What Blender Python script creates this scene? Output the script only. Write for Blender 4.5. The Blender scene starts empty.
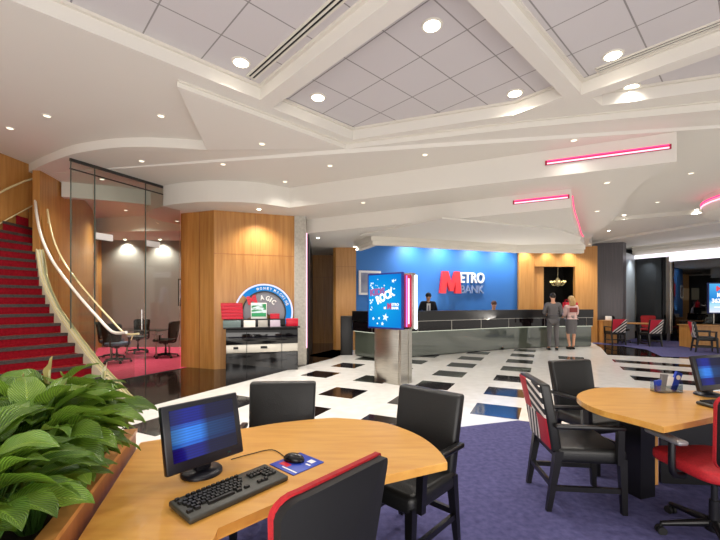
import bpy, bmesh, math, random
from mathutils import Vector, Matrix
from mathutils.geometry import tessellate_polygon
from mathutils.bvhtree import BVHTree

S = bpy.context.scene
COL = S.collection
# ---------------------------------------------------------------- camera, world, big lights, exposure
H, F, CX, CY = 1.5, 383.0, 360.0, 302.0          # eye height, focal length in pixels, horizon
cd = bpy.data.cameras.new('camera'); cam = bpy.data.objects.new('camera', cd); COL.objects.link(cam)
cd.sensor_width = 36; cd.lens = F / 720 * 36; cd.shift_y = (CY - 270) / 720; cd.clip_start = 0.02
cam.location = (0, 0, H); cam.rotation_euler = (math.pi / 2, 0, 0); S.camera = cam

W = bpy.data.worlds.new('world'); S.world = W; W.use_nodes = True
bg = W.node_tree.nodes['Background']; bg.inputs[0].default_value = (1.0, 0.95, 0.89, 1); bg.inputs[1].default_value = 1.1
vs = S.view_settings; vs.view_transform = 'Standard'; vs.look = 'None'; vs.exposure = 0.1; vs.gamma = 1; vs.use_curve_mapping = False
S.cycles.use_denoising = True; S.cycles.max_bounces = 8; S.cycles.diffuse_bounces = 4
S.cycles.sample_clamp_indirect = 4.0; S.cycles.caustics_reflective = False; S.cycles.caustics_refractive = False

def area(name, loc, target, sx, sy, power, color=(1, .93, .84)):
    l = bpy.data.lights.new(name, 'AREA'); l.shape = 'RECTANGLE'; l.size = sx; l.size_y = sy; l.energy = power; l.color = color
    o = bpy.data.objects.new(name, l); COL.objects.link(o); o.location = loc
    o.rotation_euler = (Vector(target) - Vector(loc)).to_track_quat('-Z', 'Y').to_euler(); return o
area('rear_fill_light', (0.5, -1.5, 1.0), (1, 5, 4.4), 9, 2.4, 270, (1, .95, .9))  # fill lamp added behind the camera, out of view
area('soffit_fill_counter', (3.6, 11.95, 1.0), (3.3, 11.3, 4), 4.5, .25, 70)  # added fill hidden behind the counter, brightens the soffits above it
area('soffit_fill_far_desk', (12.0, 13.0, .2), (10.5, 12, 4), 1.2, .2, 25)  # added fill hidden behind the far desk, lifts the ceiling there
LIGHT_SCALE = 1.2

# ---------------------------------------------------------------- measuring helpers
def G(px, py, z=0.0):
    Y = (H - z) * F / (py - CY); return Vector(((px - CX) / F * Y, Y, z))
def D(px, py, Y):
    return Vector(((px - CX) / F * Y, Y, H + (CY - py) / F * Y))
def UV(u, v, z=0.0):                              # the ceiling grid's own axes
    return Vector((u * .7274 - v * .6862, u * .6862 + v * .7274, z))
def AB(a, b, z=0.0):                              # the floor tiles' own axes
    return Vector((a * .44 + b * .898, a * .898 - b * .44, z))

def lin(c):
    c = c.lstrip('#'); o = []
    for i in (0, 2, 4):
        x = int(c[i:i + 2], 16) / 255; o.append(x / 12.92 if x <= .04045 else ((x + .055) / 1.055) ** 2.4)
    return (o[0], o[1], o[2], 1)

# ---------------------------------------------------------------- materials
MATS = {}
def newmat(name):
    m = bpy.data.materials.new(name); m.use_nodes = True; MATS[name] = m
    nt = m.node_tree; return m, nt, nt.nodes['Principled BSDF']
def mat(name, color, rough=.5, metal=0, emit=None, es=0, spec=.5, coat=0, bump=0, bscale=200):
    m, nt, p = newmat(name)
    p.inputs['Base Color'].default_value = lin(color); p.inputs['Roughness'].default_value = rough
    p.inputs['Metallic'].default_value = metal; p.inputs['Specular IOR Level'].default_value = spec
    p.inputs['Coat Weight'].default_value = coat
    if emit: p.inputs['Emission Color'].default_value = lin(emit); p.inputs['Emission Strength'].default_value = es
    if bump:
        tc = nt.nodes.new('ShaderNodeTexCoord'); n = nt.nodes.new('ShaderNodeTexNoise'); n.inputs['Scale'].default_value = bscale
        b = nt.nodes.new('ShaderNodeBump'); b.inputs['Strength'].default_value = bump; b.inputs['Distance'].default_value = .01
        nt.links.new(tc.outputs['Object'], n.inputs['Vector']); nt.links.new(n.outputs['Fac'], b.inputs['Height']); nt.links.new(b.outputs[0], p.inputs['Normal'])
    return m
def noisemat(name, c1, c2, scale=(1, 1, 1), nscale=5, rough=.5, detail=6, lo=.3, hi=.7, bump=0, metal=0, spec=.5, coat=0, rot=0):
    m, nt, p = newmat(name); N = nt.nodes; L = nt.links
    tc = N.new('ShaderNodeTexCoord'); mp = N.new('ShaderNodeMapping'); mp.inputs['Scale'].default_value = scale; mp.inputs['Rotation'].default_value = (0, 0, rot)
    n = N.new('ShaderNodeTexNoise'); n.inputs['Scale'].default_value = nscale; n.inputs['Detail'].default_value = detail
    r = N.new('ShaderNodeValToRGB'); r.color_ramp.elements[0].position = lo; r.color_ramp.elements[1].position = hi
    r.color_ramp.elements[0].color = lin(c1); r.color_ramp.elements[1].color = lin(c2)
    L.new(tc.outputs['Object'], mp.inputs[0]); L.new(mp.outputs[0], n.inputs['Vector']); L.new(n.outputs['Fac'], r.inputs[0]); L.new(r.outputs[0], p.inputs['Base Color'])
    p.inputs['Roughness'].default_value = rough; p.inputs['Metallic'].default_value = metal; p.inputs['Specular IOR Level'].default_value = spec
    p.inputs['Coat Weight'].default_value = coat; p.inputs['Coat Roughness'].default_value = .1
    if bump:
        b = N.new('ShaderNodeBump'); b.inputs['Strength'].default_value = bump; b.inputs['Distance'].default_value = .01
        L.new(n.outputs['Fac'], b.inputs['Height']); L.new(b.outputs[0], p.inputs['Normal'])
    return m
def emis(name, color, s):
    m = bpy.data.materials.new(name); m.use_nodes = True; nt = m.node_tree; nt.nodes.clear()
    e = nt.nodes.new('ShaderNodeEmission'); e.inputs[0].default_value = lin(color); e.inputs[1].default_value = s
    o = nt.nodes.new('ShaderNodeOutputMaterial'); nt.links.new(e.outputs[0], o.inputs[0]); MATS[name] = m; return m
def glassmat(name, tint, refl=.06, rough=0.0, ior=1.3):
    m = bpy.data.materials.new(name); m.use_nodes = True; nt = m.node_tree; nt.nodes.clear(); N = nt.nodes; L = nt.links
    t = N.new('ShaderNodeBsdfTransparent'); t.inputs[0].default_value = lin(tint)
    g = N.new('ShaderNodeBsdfGlossy'); g.inputs['Roughness'].default_value = rough
    f = N.new('ShaderNodeFresnel'); f.inputs[0].default_value = ior
    ad = N.new('ShaderNodeMath'); ad.operation = 'ADD'; ad.inputs[1].default_value = refl - .04; ad.use_clamp = True
    mx = N.new('ShaderNodeMixShader'); o = N.new('ShaderNodeOutputMaterial')
    L.new(f.outputs[0], ad.inputs[0]); L.new(ad.outputs[0], mx.inputs[0]); L.new(t.outputs[0], mx.inputs[1]); L.new(g.outputs[0], mx.inputs[2]); L.new(mx.outputs[0], o.inputs[0])
    MATS[name] = m; return m

white = mat('white_plaster', '#dedad2', .85)
white2 = mat('white_trim', '#dcd7cc', .6)
wood_v = noisemat('wood_upright', '#a56c30', '#c48f4e', (6, 6, .35), 3, .38, 8, .25, .75, coat=.15)
wood_pale = noisemat('wood_pale', '#b57c3c', '#cb9554', (6, 6, .4), 3, .4, 8, .25, .75, coat=.1)
wood_top = noisemat('wood_table', '#c88c3e', '#dda954', (1.2, 9, 6), 3, .3, 8, .25, .8, coat=.25, rot=.45)
wood_dark = noisemat('wood_brown', '#8f5528', '#a86a38', (3, 8, 1), 3, .4, 6)
wood_rim = noisemat('wood_rim', '#b5783a', '#c98f4e', (3, 8, 1), 3, .35, 6)
stone = noisemat('white_stone', '#e2e0db', '#efede9', (1, 1, 1), 6, .13, 8, .3, .7)
blackstone = noisemat('black_stone', '#0d0a09', '#241a16', (1, 1, 1), 3, .07, 6, .35, .8)
tileblack = noisemat('black_tile', '#0f0d10', '#221c1e', (1, 1, 1), 3, .08, 6, .35, .8)
carpet = noisemat('purple_carpet', '#45446a', '#605e88', (1, 1, 1), 22, .95, 10, .25, .8, bump=.4, spec=.1)
pink = noisemat('pink_carpet', '#cf4463', '#e0607c', (1, 1, 1), 12, .95, 8, spec=.1)
blue = mat('blue_paint', '#3474bd', .55)
grey_wall = mat('taupe_wall', '#8a8580', .7)
grey_col = noisemat('dark_grey_column', '#514d52', '#5f5b60', (14, 14, .4), 3, .35, 6)
lightstone = noisemat('pale_stone', '#a9a49a', '#c0bbb0', (1, 1, 1), 20, .4, 8)
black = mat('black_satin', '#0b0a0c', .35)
blackmat = mat('black_matte', '#070708', .65)
blackgloss = mat('black_gloss', '#0b0a0c', .06)
leather = noisemat('black_leather', '#0d0d0e', '#161615', (1, 1, 1), 160, .42, 4, bump=.15)
redfab = noisemat('red_fabric', '#9a0f1a', '#b81822', (1, 1, 1), 90, .7, 4, bump=.1)
redcarpet = noisemat('red_carpet', '#760c18', '#8e1522', (1, 1, 1), 30, .95, 8, spec=.1, bump=.3)
nosing = noisemat('grey_nosing', '#2c2220', '#463936', (1, 1, 1), 30, .5, 6)
steel = noisemat('brushed_steel', '#a8a49c', '#c2beb5', (1, 1, 40), 4, .28, 4, metal=1)
chrome = mat('chrome', '#c8c8c8', .12, 1)
brass = mat('warm_metal', '#efe0ae', .22, .25, spec=.8)
cream = mat('cream_stringer', '#d3cbb0', .5)
greyplastic = noisemat('grey_green_plastic', '#33332d', '#3c3c35', (1, 1, 1), 50, .45, 4)
keyplastic = mat('key_black', '#161614', .5)
navyplastic = mat('monitor_navy_black', '#15161f', .35)
silverplastic = mat('silver_grey', '#8b8a8c', .35, .4)
glass_room = glassmat('clear_glass', '#f2f6f3', .04)
glass_rail = glassmat('rail_glass', '#f4f8f4', .05, 0, 1.08)
glass_green = mat('green_grey_glass', '#565c52', .08, 0, spec=1.0, coat=.3)
glass_black = mat('black_glass', '#140e10', .08, 0, spec=.35)
glass_night = glassmat('night_glass', '#8a8a90', .12)
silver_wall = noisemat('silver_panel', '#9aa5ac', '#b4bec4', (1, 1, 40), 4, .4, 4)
skin_m = mat('skin', '#d09a7c', .55)
suit_grey = noisemat('grey_suit', '#5d5a5c', '#6c696a', (1, 1, 1), 60, .85, 4)
suit_dark = mat('dark_suit', '#14161f', .8)
shirt = mat('white_shirt', '#e8e8ec', .7)
e_down = emis('lamp_lens', '#fff3dc', 14)
e_small = emis('small_lamp_lens', '#fff3dc', 1.6)
e_pink = emis('pink_tube', '#ff3a70', 2.6)
e_pinkw = emis('pale_pink_tube', '#ffb9cf', 2.2)
e_white = emis('white_tube', '#f2f6ff', 3)
pink_slot = mat('red_groove', '#a01540', .6)
blanc = mat('plain_white', '#f0efec', .5)
bluep = mat('blue_print', '#1c3fb0', .4)
redp = mat('red_gloss', '#d01030', .35)

# ---------------------------------------------------------------- mesh collector
class MB:
    def __init__(s): s.v = []; s.f = []; s.sm = []; s.mi = []
    def add(s, vs_, fs, smooth=False, mi=0, M=None):
        b = len(s.v)
        for p in vs_:
            p = Vector(p); s.v.append(M @ p if M is not None else p)
        for f in fs: s.f.append([i + b for i in f]); s.sm.append(smooth); s.mi.append(mi)
        return s
    def bm(s, bm, smooth=False, mi=0, M=None):
        bm.verts.index_update(); s.add([v.co.copy() for v in bm.verts], [[v.index for v in f.verts] for f in bm.faces], smooth, mi, M); bm.free(); return s
    def box(s, c, d, rz=0, bev=0, seg=2, mi=0, M=None, rx=0, ry=0):
        bm = bmesh.new(); bmesh.ops.create_cube(bm, size=1)
        for v in bm.verts: v.co = Vector((v.co.x * d[0], v.co.y * d[1], v.co.z * d[2]))
        if bev: bmesh.ops.bevel(bm, geom=bm.edges[:], offset=min(bev, min(d) * .49), segments=seg, profile=.5, affect='EDGES')
        T = Matrix.Translation(c) @ Matrix.Rotation(rz, 4, 'Z') @ Matrix.Rotation(rx, 4, 'X') @ Matrix.Rotation(ry, 4, 'Y')
        return s.bm(bm, bool(bev), mi, (M @ T) if M is not None else T)
    def prism(s, pts, z0, z1, bev=0, mi=0, seg=2):
        pts = [Vector((p[0], p[1], 0)) for p in pts]
        if sum(pts[i].x * pts[(i + 1) % len(pts)].y - pts[(i + 1) % len(pts)].x * pts[i].y for i in range(len(pts))) < 0: pts.reverse()
        bm = bmesh.new(); lo = [bm.verts.new((p.x, p.y, z0)) for p in pts]; hi = [bm.verts.new((p.x, p.y, z1)) for p in pts]
        bm.faces.new(lo[::-1]); bm.faces.new(hi); n = len(pts)
        for i in range(n): bm.faces.new((lo[i], lo[(i + 1) % n], hi[(i + 1) % n], hi[i]))
        if bev:
            ed = [e for e in bm.edges if abs(e.verts[0].co.z - e.verts[1].co.z) < 1e-6]
            bmesh.ops.bevel(bm, geom=ed, offset=bev, segments=seg, profile=.5, affect='EDGES')
        ng = [f for f in bm.faces if len(f.verts) > 4]
        bmesh.ops.triangulate(bm, faces=ng)
        return s.bm(bm, False, mi)
    def wall(s, pts, z0, z1, t=.1, mi=0, closed=False):
        off = offset(pts, t)
        n = len(pts)
        for i in range(n - 1):
            s.prism([pts[i], pts[i + 1], off[i + 1], off[i]], z0, z1, mi=mi)
        return s
    def tube(s, pts, r, seg=8, mi=0, cap=True, M=None):
        pts = [Vector(p) for p in pts]; n = len(pts); vs_ = []; fs = []
        rr = r if isinstance(r, (list, tuple)) else [r] * n
        up = Vector((0, 0, 1))
        for i, p in enumerate(pts):
            d = (pts[min(i + 1, n - 1)] - pts[max(i - 1, 0)]).normalized()
            u = up if abs(d.dot(up)) < .95 else Vector((1, 0, 0))
            a = d.cross(u).normalized(); b = a.cross(d)
            for k in range(seg):
                t = 2 * math.pi * k / seg; vs_.append(p + (a * math.cos(t) + b * math.sin(t)) * rr[i])
        for i in range(n - 1):
            for k in range(seg):
                k2 = (k + 1) % seg; fs.append((i * seg + k, i * seg + k2, (i + 1) * seg + k2, (i + 1) * seg + k))
        if cap: fs.append(tuple(range(seg))[::-1]); fs.append(tuple((n - 1) * seg + k for k in range(seg)))
        return s.add(vs_, fs, True, mi, M)
    def lathe(s, prof, c=(0, 0, 0), seg=24, mi=0, M=None):
        vs_ = []; fs = []; n = len(prof)
        for (r, z) in prof:
            for k in range(seg):
                t = 2 * math.pi * k / seg; vs_.append((c[0] + r * math.cos(t), c[1] + r * math.sin(t), c[2] + z))
        for i in range(n - 1):
            for k in range(seg):
                k2 = (k + 1) % seg; fs.append((i * seg + k, i * seg + k2, (i + 1) * seg + k2, (i + 1) * seg + k))
        fs.append(tuple(range(seg))[::-1]); fs.append(tuple((n - 1) * seg + k for k in range(seg)))
        return s.add(vs_, fs, True, mi, M)
    def sphere(s, c, r, mi=0, sc=(1, 1, 1), M=None, seg=16):
        bm = bmesh.new(); bmesh.ops.create_uvsphere(bm, u_segments=seg, v_segments=seg // 2 + 2, radius=r)
        for v in bm.verts: v.co = Vector((v.co.x * sc[0], v.co.y * sc[1], v.co.z * sc[2])) + Vector(c)
        return s.bm(bm, True, mi, M)
    def build(s, name, mats, parent=None, world=False):
        me = bpy.data.meshes.new(name)
        vv = s.v
        if parent is not None and world:
            Mi = (Matrix.Translation(parent.location) @ parent.rotation_euler.to_matrix().to_4x4()).inverted(); vv = [Mi @ p for p in vv]
        me.from_pydata([tuple(p) for p in vv], [], s.f)
        for p, sm, mi in zip(me.polygons, s.sm, s.mi): p.use_smooth = sm; p.material_index = mi
        for m in (mats if isinstance(mats, (list, tuple)) else [mats]): me.materials.append(m)
        me.update()
        if any(s.sm) :
            try: me.set_sharp_from_angle(angle=math.radians(50))
            except Exception: pass
        o = bpy.data.objects.new(name, me); COL.objects.link(o)
        if parent is not None: o.parent = parent
        return o
def offset(pts, t):
    pts = [Vector((p[0], p[1])) for p in pts]; n = len(pts); out = []
    for i in range(n):
        ns = []
        if i > 0: d = (pts[i] - pts[i - 1]).normalized(); ns.append(Vector((-d.y, d.x)))
        if i < n - 1: d = (pts[i + 1] - pts[i]).normalized(); ns.append(Vector((-d.y, d.x)))
        m = sum(ns, Vector((0, 0))).normalized(); k = t / max(.4, m.dot(ns[0])); out.append(pts[i] + m * k)
    return out
def tag(o, label, cat, group=None):
    o['label'] = label; o['category'] = cat
    if group: o['group'] = group
    return o
def thing(name, label, cat, loc=(0, 0, 0), rz=0, group=None):
    o = bpy.data.objects.new(name, None); COL.objects.link(o); o.location = loc; o.rotation_euler = (0, 0, rz); o.empty_display_size = .1
    return tag(o, label, cat, group)
def struct(name, mb, m, parent=None):
    o = mb.build(name, m, parent)
    if parent is None: o['kind'] = 'structure'
    return o
def dup(root, loc, rz, label, group=None, mapmat=None):
    r = root.copy(); COL.objects.link(r); r.location = loc; r.rotation_euler = (0, 0, rz); r['label'] = label
    if group: r['group'] = group
    for ch in list(root.children):
        c = ch.copy(); COL.objects.link(c); c.parent = r
        for g in ch.children:
            d = g.copy(); COL.objects.link(d); d.parent = c
    return r
def face(fx, fy): return math.atan2(-fx, fy)      # rotation that turns local +Y to this direction
def smooth(pts, n=6):
    pts = [Vector(p) for p in pts]; out = []
    for i in range(len(pts) - 1):
        p0 = pts[max(i - 1, 0)]; p1 = pts[i]; p2 = pts[i + 1]; p3 = pts[min(i + 2, len(pts) - 1)]
        for k in range(n):
            t = k / n; out.append(.5 * ((2 * p1) + (p2 - p0) * t + (2 * p0 - 5 * p1 + 4 * p2 - p3) * t * t + (3 * p1 - p0 - 3 * p2 + p3) * t ** 3))
    out.append(pts[-1]); return out
def text(body, size_h, width, mb, M, depth=.01, mi=0, bold=.0, shear=0):
    """letters as mesh, lower left at the origin of M, in its XZ plane facing -Y"""
    cu = bpy.data.curves.new('t', 'FONT'); cu.body = body; cu.size = 1; cu.extrude = .5; cu.offset = bold; cu.shear = shear; cu.resolution_u = 3
    ob = bpy.data.objects.new('t', cu); COL.objects.link(ob); bpy.context.view_layer.update()
    me = bpy.data.meshes.new_from_object(ob.evaluated_get(bpy.context.evaluated_depsgraph_get()))
    bpy.data.objects.remove(ob); bpy.data.curves.remove(cu)
    xs = [v.co.x for v in me.vertices]; ys = [v.co.y for v in me.vertices]; x0, x1, y0, y1 = min(xs), max(xs), min(ys), max(ys)
    sx = width / (x1 - x0); sy = size_h / (y1 - y0)
    mb.add([((v.co.x - x0) * sx, -(v.co.z + .5) * depth, (v.co.y - y0) * sy) for v in me.vertices], [list(p.vertices) for p in me.polygons], False, mi, M)
    bpy.data.meshes.remove(me)
def frameM(o, xd, zd=(0, 0, 1)):
    x = Vector(xd).normalized(); z = Vector(zd).normalized(); y = z.cross(x).normalized(); z = x.cross(y)
    return Matrix(((x.x, y.x, z.x, o[0]), (x.y, y.y, z.y, o[1]), (x.z, y.z, z.z, o[2]), (0, 0, 0, 1)))
# ================================================================ THE SETTING: floor
m = MB(); m.prism([(-10, -3), (14, -3), (14, 17.5), (-10, 17.5)], -.1, 0); struct('floor', m, stone)
m = MB()
for k in range(-3, 7):
    for j in range(-2, 4):
        a0 = 5.27 + 1.22 * k; b0 = -.94 - 1.2 * j
        if b0 > .5 or (b0 > 0 and not 11 < a0 < 11.5): continue
        m.prism([AB(a0, b0), AB(a0 + .61, b0), AB(a0 + .61, b0 + .61), AB(a0, b0 + .61)], 0, .002)
for a0 in (8.93, 10.15, 11.37):                    # long black bands right of the white aisle
    p = AB(a0, 1.5); q = AB(a0 + .5, 1.5); d = Vector((.84, -.54, 0)) * 4.2
    m.prism([p, q, q + d, p + d], 0, .002)
struct('floor_black_tiles', m, tileblack)
m = MB(); m.prism([AB(-4, -5.14), AB(8.86, -5.14), AB(8.86, -6.05), AB(14.5, -6.05), AB(14.5, -7.9), AB(-4, -7.9)], 0, .004); struct('floor_black_border', m, blackstone)
m = MB(); m.prism([AB(-4, -7.42), AB(8.5, -7.42), (-3.9, 13), (-9.5, 13), (-9.5, 2)], 0, .007); struct('floor_pink_carpet', m, pink)
m = MB(); c0 = G(518, 420.7); c1 = G(456.7, 427.8)
m.prism([(c1 + (c1 - c0) * 5).to_2d(), c0.to_2d(), (c0 + Vector((.898, -.44, 0)) * 6).to_2d(), (8.5, -2.5), (-4, -2.5)], 0, .006); struct('floor_purple_carpet', m, carpet)
m = MB(); m.prism([G(601, 347.8), G(607.3, 354.9), G(690, 358.9), G(800, 364), G(800, 357), G(690, 356.8), G(660, 356), G(646.7, 350.2), G(593, 343)], 0, .003); struct('floor_dark_border', m, blackstone)
m = MB(); m.prism([G(588, 337), G(593, 343.6), G(625, 346.5), G(646.7, 349.8), G(662, 356.8), G(690, 357.6), G(800, 359), (13.8, 9), (13.8, 17.2), (9, 17.2)], 0, .006); struct('floor_purple_carpet_window_side', m, carpet)

# ================================================================ ceilings
def grid_mat():
    m, nt, p = newmat('ceiling_tiles'); N = nt.nodes; L = nt.links
    tc = N.new('ShaderNodeTexCoord'); sp = N.new('ShaderNodeSeparateXYZ'); L.new(tc.outputs['Object'], sp.inputs[0])
    def M(op, a, b=None, c=None):
        n = N.new('ShaderNodeMath'); n.operation = op
        for i, x in enumerate((a, b, c)):
            if x is None: continue
            if isinstance(x, (int, float)): n.inputs[i].default_value = x
            else: L.new(x, n.inputs[i])
        return n.outputs[0]
    x, y = sp.outputs[0], sp.outputs[1]
    u = M('ADD', M('MULTIPLY', x, .7274), M('MULTIPLY', y, .6862)); v = M('ADD', M('MULTIPLY', x, -.6862), M('MULTIPLY', y, .7274))
    def line(q, off):
        f = M('FRACT', M('DIVIDE', M('SUBTRACT', q, off - .3), .603)); return M('LESS_THAN', M('ABSOLUTE', M('SUBTRACT', f, .3 / .603)), .0125)
    g = M('MAXIMUM', line(u, .491), line(v, .30))
    mx = N.new('ShaderNodeMix'); mx.data_type = 'RGBA'; L.new(g, mx.inputs[0]); mx.inputs[6].default_value = lin('#cbc7c8'); mx.inputs[7].default_value = lin('#8f8b8a')
    L.new(mx.outputs[2], p.inputs['Base Color']); p.inputs['Roughness'].default_value = .9
    n = N.new('ShaderNodeTexNoise'); n.inputs['Scale'].default_value = 60; L.new(tc.outputs['Object'], n.inputs['Vector'])
    b = N.new('ShaderNodeBump'); b.inputs['Strength'].default_value = .2; b.inputs['Distance'].default_value = .005; L.new(n.outputs[0], b.inputs['Height']); L.new(b.outputs[0], p.inputs['Normal'])
    return m
ZT, ZS, ZR, ZB, ZA, ZC, ZD = 4.30, 4.12, 4.03, 3.97, 3.54, 3.2, 2.96
CEIL = []
def slab(name, outer, holes=(), m_=white, top=None, top_t=.0):
    """a soffit sheet (outer may be sloping) with holes; sides are added apart"""
    mb = MB(); polys = [[Vector(p) for p in outer]] + [[Vector(p) for p in h] for h in holes]
    flat = [v for p in polys for v in p]
    tri = tessellate_polygon([[Vector((v.x, v.y, 0)) for v in p] for p in polys])
    fs = []
    for t in tri:
        a, b, c = [flat[i] for i in t]
        fs.append(t if (b - a).cross(c - a).z < 0 else t[::-1])
    mb.add(flat, fs); return mb
def side(mb, pts, zt, closed=False):
    n = len(pts)
    for i in range(n if closed else n - 1):
        a, b = Vector(pts[i]), Vector(pts[(i + 1) % n]); mb.add([a, b, (b.x, b.y, zt), (a.x, a.y, zt)], [(0, 1, 2, 3)])
tip = Vector((-2.48, 6.22, ZS)); sL = G(177, 80.6, ZS); sM = G(345.6, 143.5, ZS); sR = G(520, 122, ZS); sRR = G(720, 101.4, ZS)
curve = smooth([tip, (-3.19, 6.11, ZS), (-3.77, 6.11, ZS), (-4.35, 6.24, ZS), (-4.95, 6.47, ZS), (-5.97, 7.06, ZS), (-6.6, 7.5, ZS)], 6)
outer = curve + [Vector((-10, 7.5, ZS)), Vector((-10, -3, ZS)), Vector((14, -3, ZS)), Vector((14, 3.9, ZS)), sRR, sR, sM, sL]
trayL = [UV(-2.5, 1.78, ZS), UV(2.47, 1.78, ZS), UV(2.47, 4.5, ZS), UV(-2.5, 4.5, ZS)]
trayM = [UV(2.69, 1.78, ZS), UV(5.25, 1.78, ZS), UV(5.25, 2.4, ZS), UV(4.16, 4.58, ZS), UV(2.69, 4.58, ZS)]
trayR = [UV(-2.5, -4.5, ZS), UV(5.36, -4.5, ZS), UV(5.36, 1.6, ZS), UV(-2.5, 1.6, ZS)]
trayQ = [UV(5.55, -4.5, ZS), Vector((10.5, 4.2, ZS)), G(800, 79, ZS), G(720, 89.5, ZS), G(602, 105.5, ZS), UV(5.55, 1.53, ZS)]
trays = [trayL, trayM, trayR, trayQ]
mb = slab('c', outer, trays)
for t in trays: side(mb, t, ZT, True)
side(mb, outer, ZT + .05, True)
CEIL.append(struct('ceiling', mb, white))
# stepped moulding inside each tray
def inset(poly, d):
    P = [Vector((p.x, p.y)) for p in poly]; n = len(P)
    ar = sum(P[i].x * P[(i + 1) % n].y - P[(i + 1) % n].x * P[i].y for i in range(n)); s = 1 if ar > 0 else -1; out = []
    for i in range(n):
        d1 = (P[i] - P[i - 1]).normalized(); d2 = (P[(i + 1) % n] - P[i]).normalized()
        n1 = Vector((-d1.y, d1.x)) * s; n2 = Vector((-d2.y, d2.x)) * s; mm = (n1 + n2).normalized(); out.append(P[i] + mm * (d / max(.3, mm.dot(n1))))
    return out
mb = MB()
for t in trays:
    for d, z0 in ((.04, 4.27),):
        I = inset(t, d); n = len(t)
        for i in range(n):
            j = (i + 1) % n; mb.prism([t[i], t[j], I[j], I[i]], z0, ZT)
# fine reveal just outside the frame line
for pts in ([sL, sM, sR, sRR],):
    off = offset(pts, -.03)
    for i in range(len(pts) - 1): mb.prism([pts[i], pts[i + 1], off[i + 1], off[i]], ZS - .012, ZS)
struct('ceiling_trim', mb, white2)
mb = slab('t', [(-10, -3, ZT), (14, -3, ZT), (14, 8, ZT), (-10, 8, ZT)]); mb.prism([(-10, -3), (14, -3), (14, 8), (-10, 8)], ZT + .01, ZT + .06)
CEIL.append(struct('ceiling_tile_field', mb, grid_mat()))
# second level, slightly sloping near the frame
low = lambda p, z: Vector((p.x, p.y, z))
cur2 = [low(p, ZB) for p in curve]
o2 = [low(sL, ZR + .02), low(sM, ZR), low(sR, ZR), low(sRR, ZR - .02), Vector((14, 3.9, ZB)), Vector((14, 17.5, ZB)), Vector((-10, 17.5, ZB)), Vector((-10, 7.5, ZB))] + cur2[::-1]
mb = slab('c2', o2)
ring = [low(sRR, ZR - .02), low(sR, ZR), low(sM, ZR), low(sL, ZR + .02)] + cur2
ring.insert(0, Vector((14, 3.9, ZB)))
side(mb, ring, ZS + .01)
CEIL.append(struct('ceiling_upper_soffit', mb, white))
# low panel A (3.54) : curved nose over the wood column, straight fascia, diagonal edge to the dark column
frA = smooth([(-4.3, 10.75, ZA), (-4.75, 10.1, ZA), (-5.05, 9.4, ZA), (-4.93, 8.85, ZA), (-4.5, 8.38, ZA), (-3.99, 8.04, ZA), (-3.4, 7.84, ZA), (-2.87, 7.78, ZA), (-2.15, 7.9, ZA), (-1.52, 8.28, ZA)], 5)
stA = [Vector((4.6, 5.56, ZA))]
dgA = smooth([(4.6, 5.56, ZA), (4.85, 6.6, ZA), (5.45, 7.9, ZA), (6.18, 9.28, ZA), (6.75, 10.7, ZA), (7.5, 12.5, ZA), (8.6, 14.2, ZA)], 5)
room = smooth([(-10, 11.6, ZA), (-8, 11.35, ZA), (-6.5, 11.05, ZA), (-5.2, 10.95, ZA), (-4.3, 10.75, ZA)], 5)
outA = room + frA + dgA + [Vector((8.6, 16.5, ZA)), Vector((-10, 16.5, ZA))]
mb = slab('a', outA); side(mb, room + frA + dgA, ZB + .06)
CEIL.append(struct('ceiling_middle_soffit', mb, white))
# curved downstand inside the meeting room
mb = MB(); mb.wall([p.to_2d() for p in smooth([(-6.12, 7.85, 0), (-5.6, 8.05, 0), (-5.1, 8.25, 0), (-4.7, 8.5, 0), (-4.55, 8.6, 0)], 4)], 3.66, ZB + .02, .15)
struct('ceiling_downstand', mb, white)
# panel B (3.2)
bkB = [(6.67, 11.4), (4.57, 11.23), (2.6, 10.5), (.9, 9.86), (.32, 9.76), (-.12, 10.9)]
dgB = smooth([(3.8, 6.89, ZC), (4.42, 7.94, ZC), (5.35, 9.4, ZC), (6.1, 10.6, ZC), (6.67, 11.4, ZC)], 5)
outB = [Vector((-1.35, 9.49, ZC))] + dgB + [Vector((x, y, ZC)) for x, y in bkB[1:]] + [Vector((-.12, 12.3, ZC)), Vector((-.3, 14.4, ZC)), Vector((-2.4, 14.4, ZC)), Vector((-1.75, 11, ZC))]
mb = slab('b', outB); side(mb, [Vector((-1.75, 11, ZC)), Vector((-1.35, 9.49, ZC))] + dgB, ZA + .04)
mb.prism([G(442, 217, ZC), G(560, 228.5, ZC), G(582, 236, ZC), (6.2, 10.9), (4.57, 11.2), (2.6, 10.48), (.9, 9.9), (.0, 9.6)], ZC - .035, ZC)
CEIL.append(struct('ceiling_lower_soffit', mb, white))
# bulkhead over the counter
mb = MB(); bk = [Vector(p) for p in bkB][::-1]
mb.wall(bk, ZD, ZC + .02, .16); mb.wall(offset(bk, -.06), ZD + .1, ZC, .07); mb.wall(offset(bk, .155), ZC - .1, ZA + .02, .05)
CEIL.append(struct('ceiling_bulkhead', mb, white2))
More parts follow.
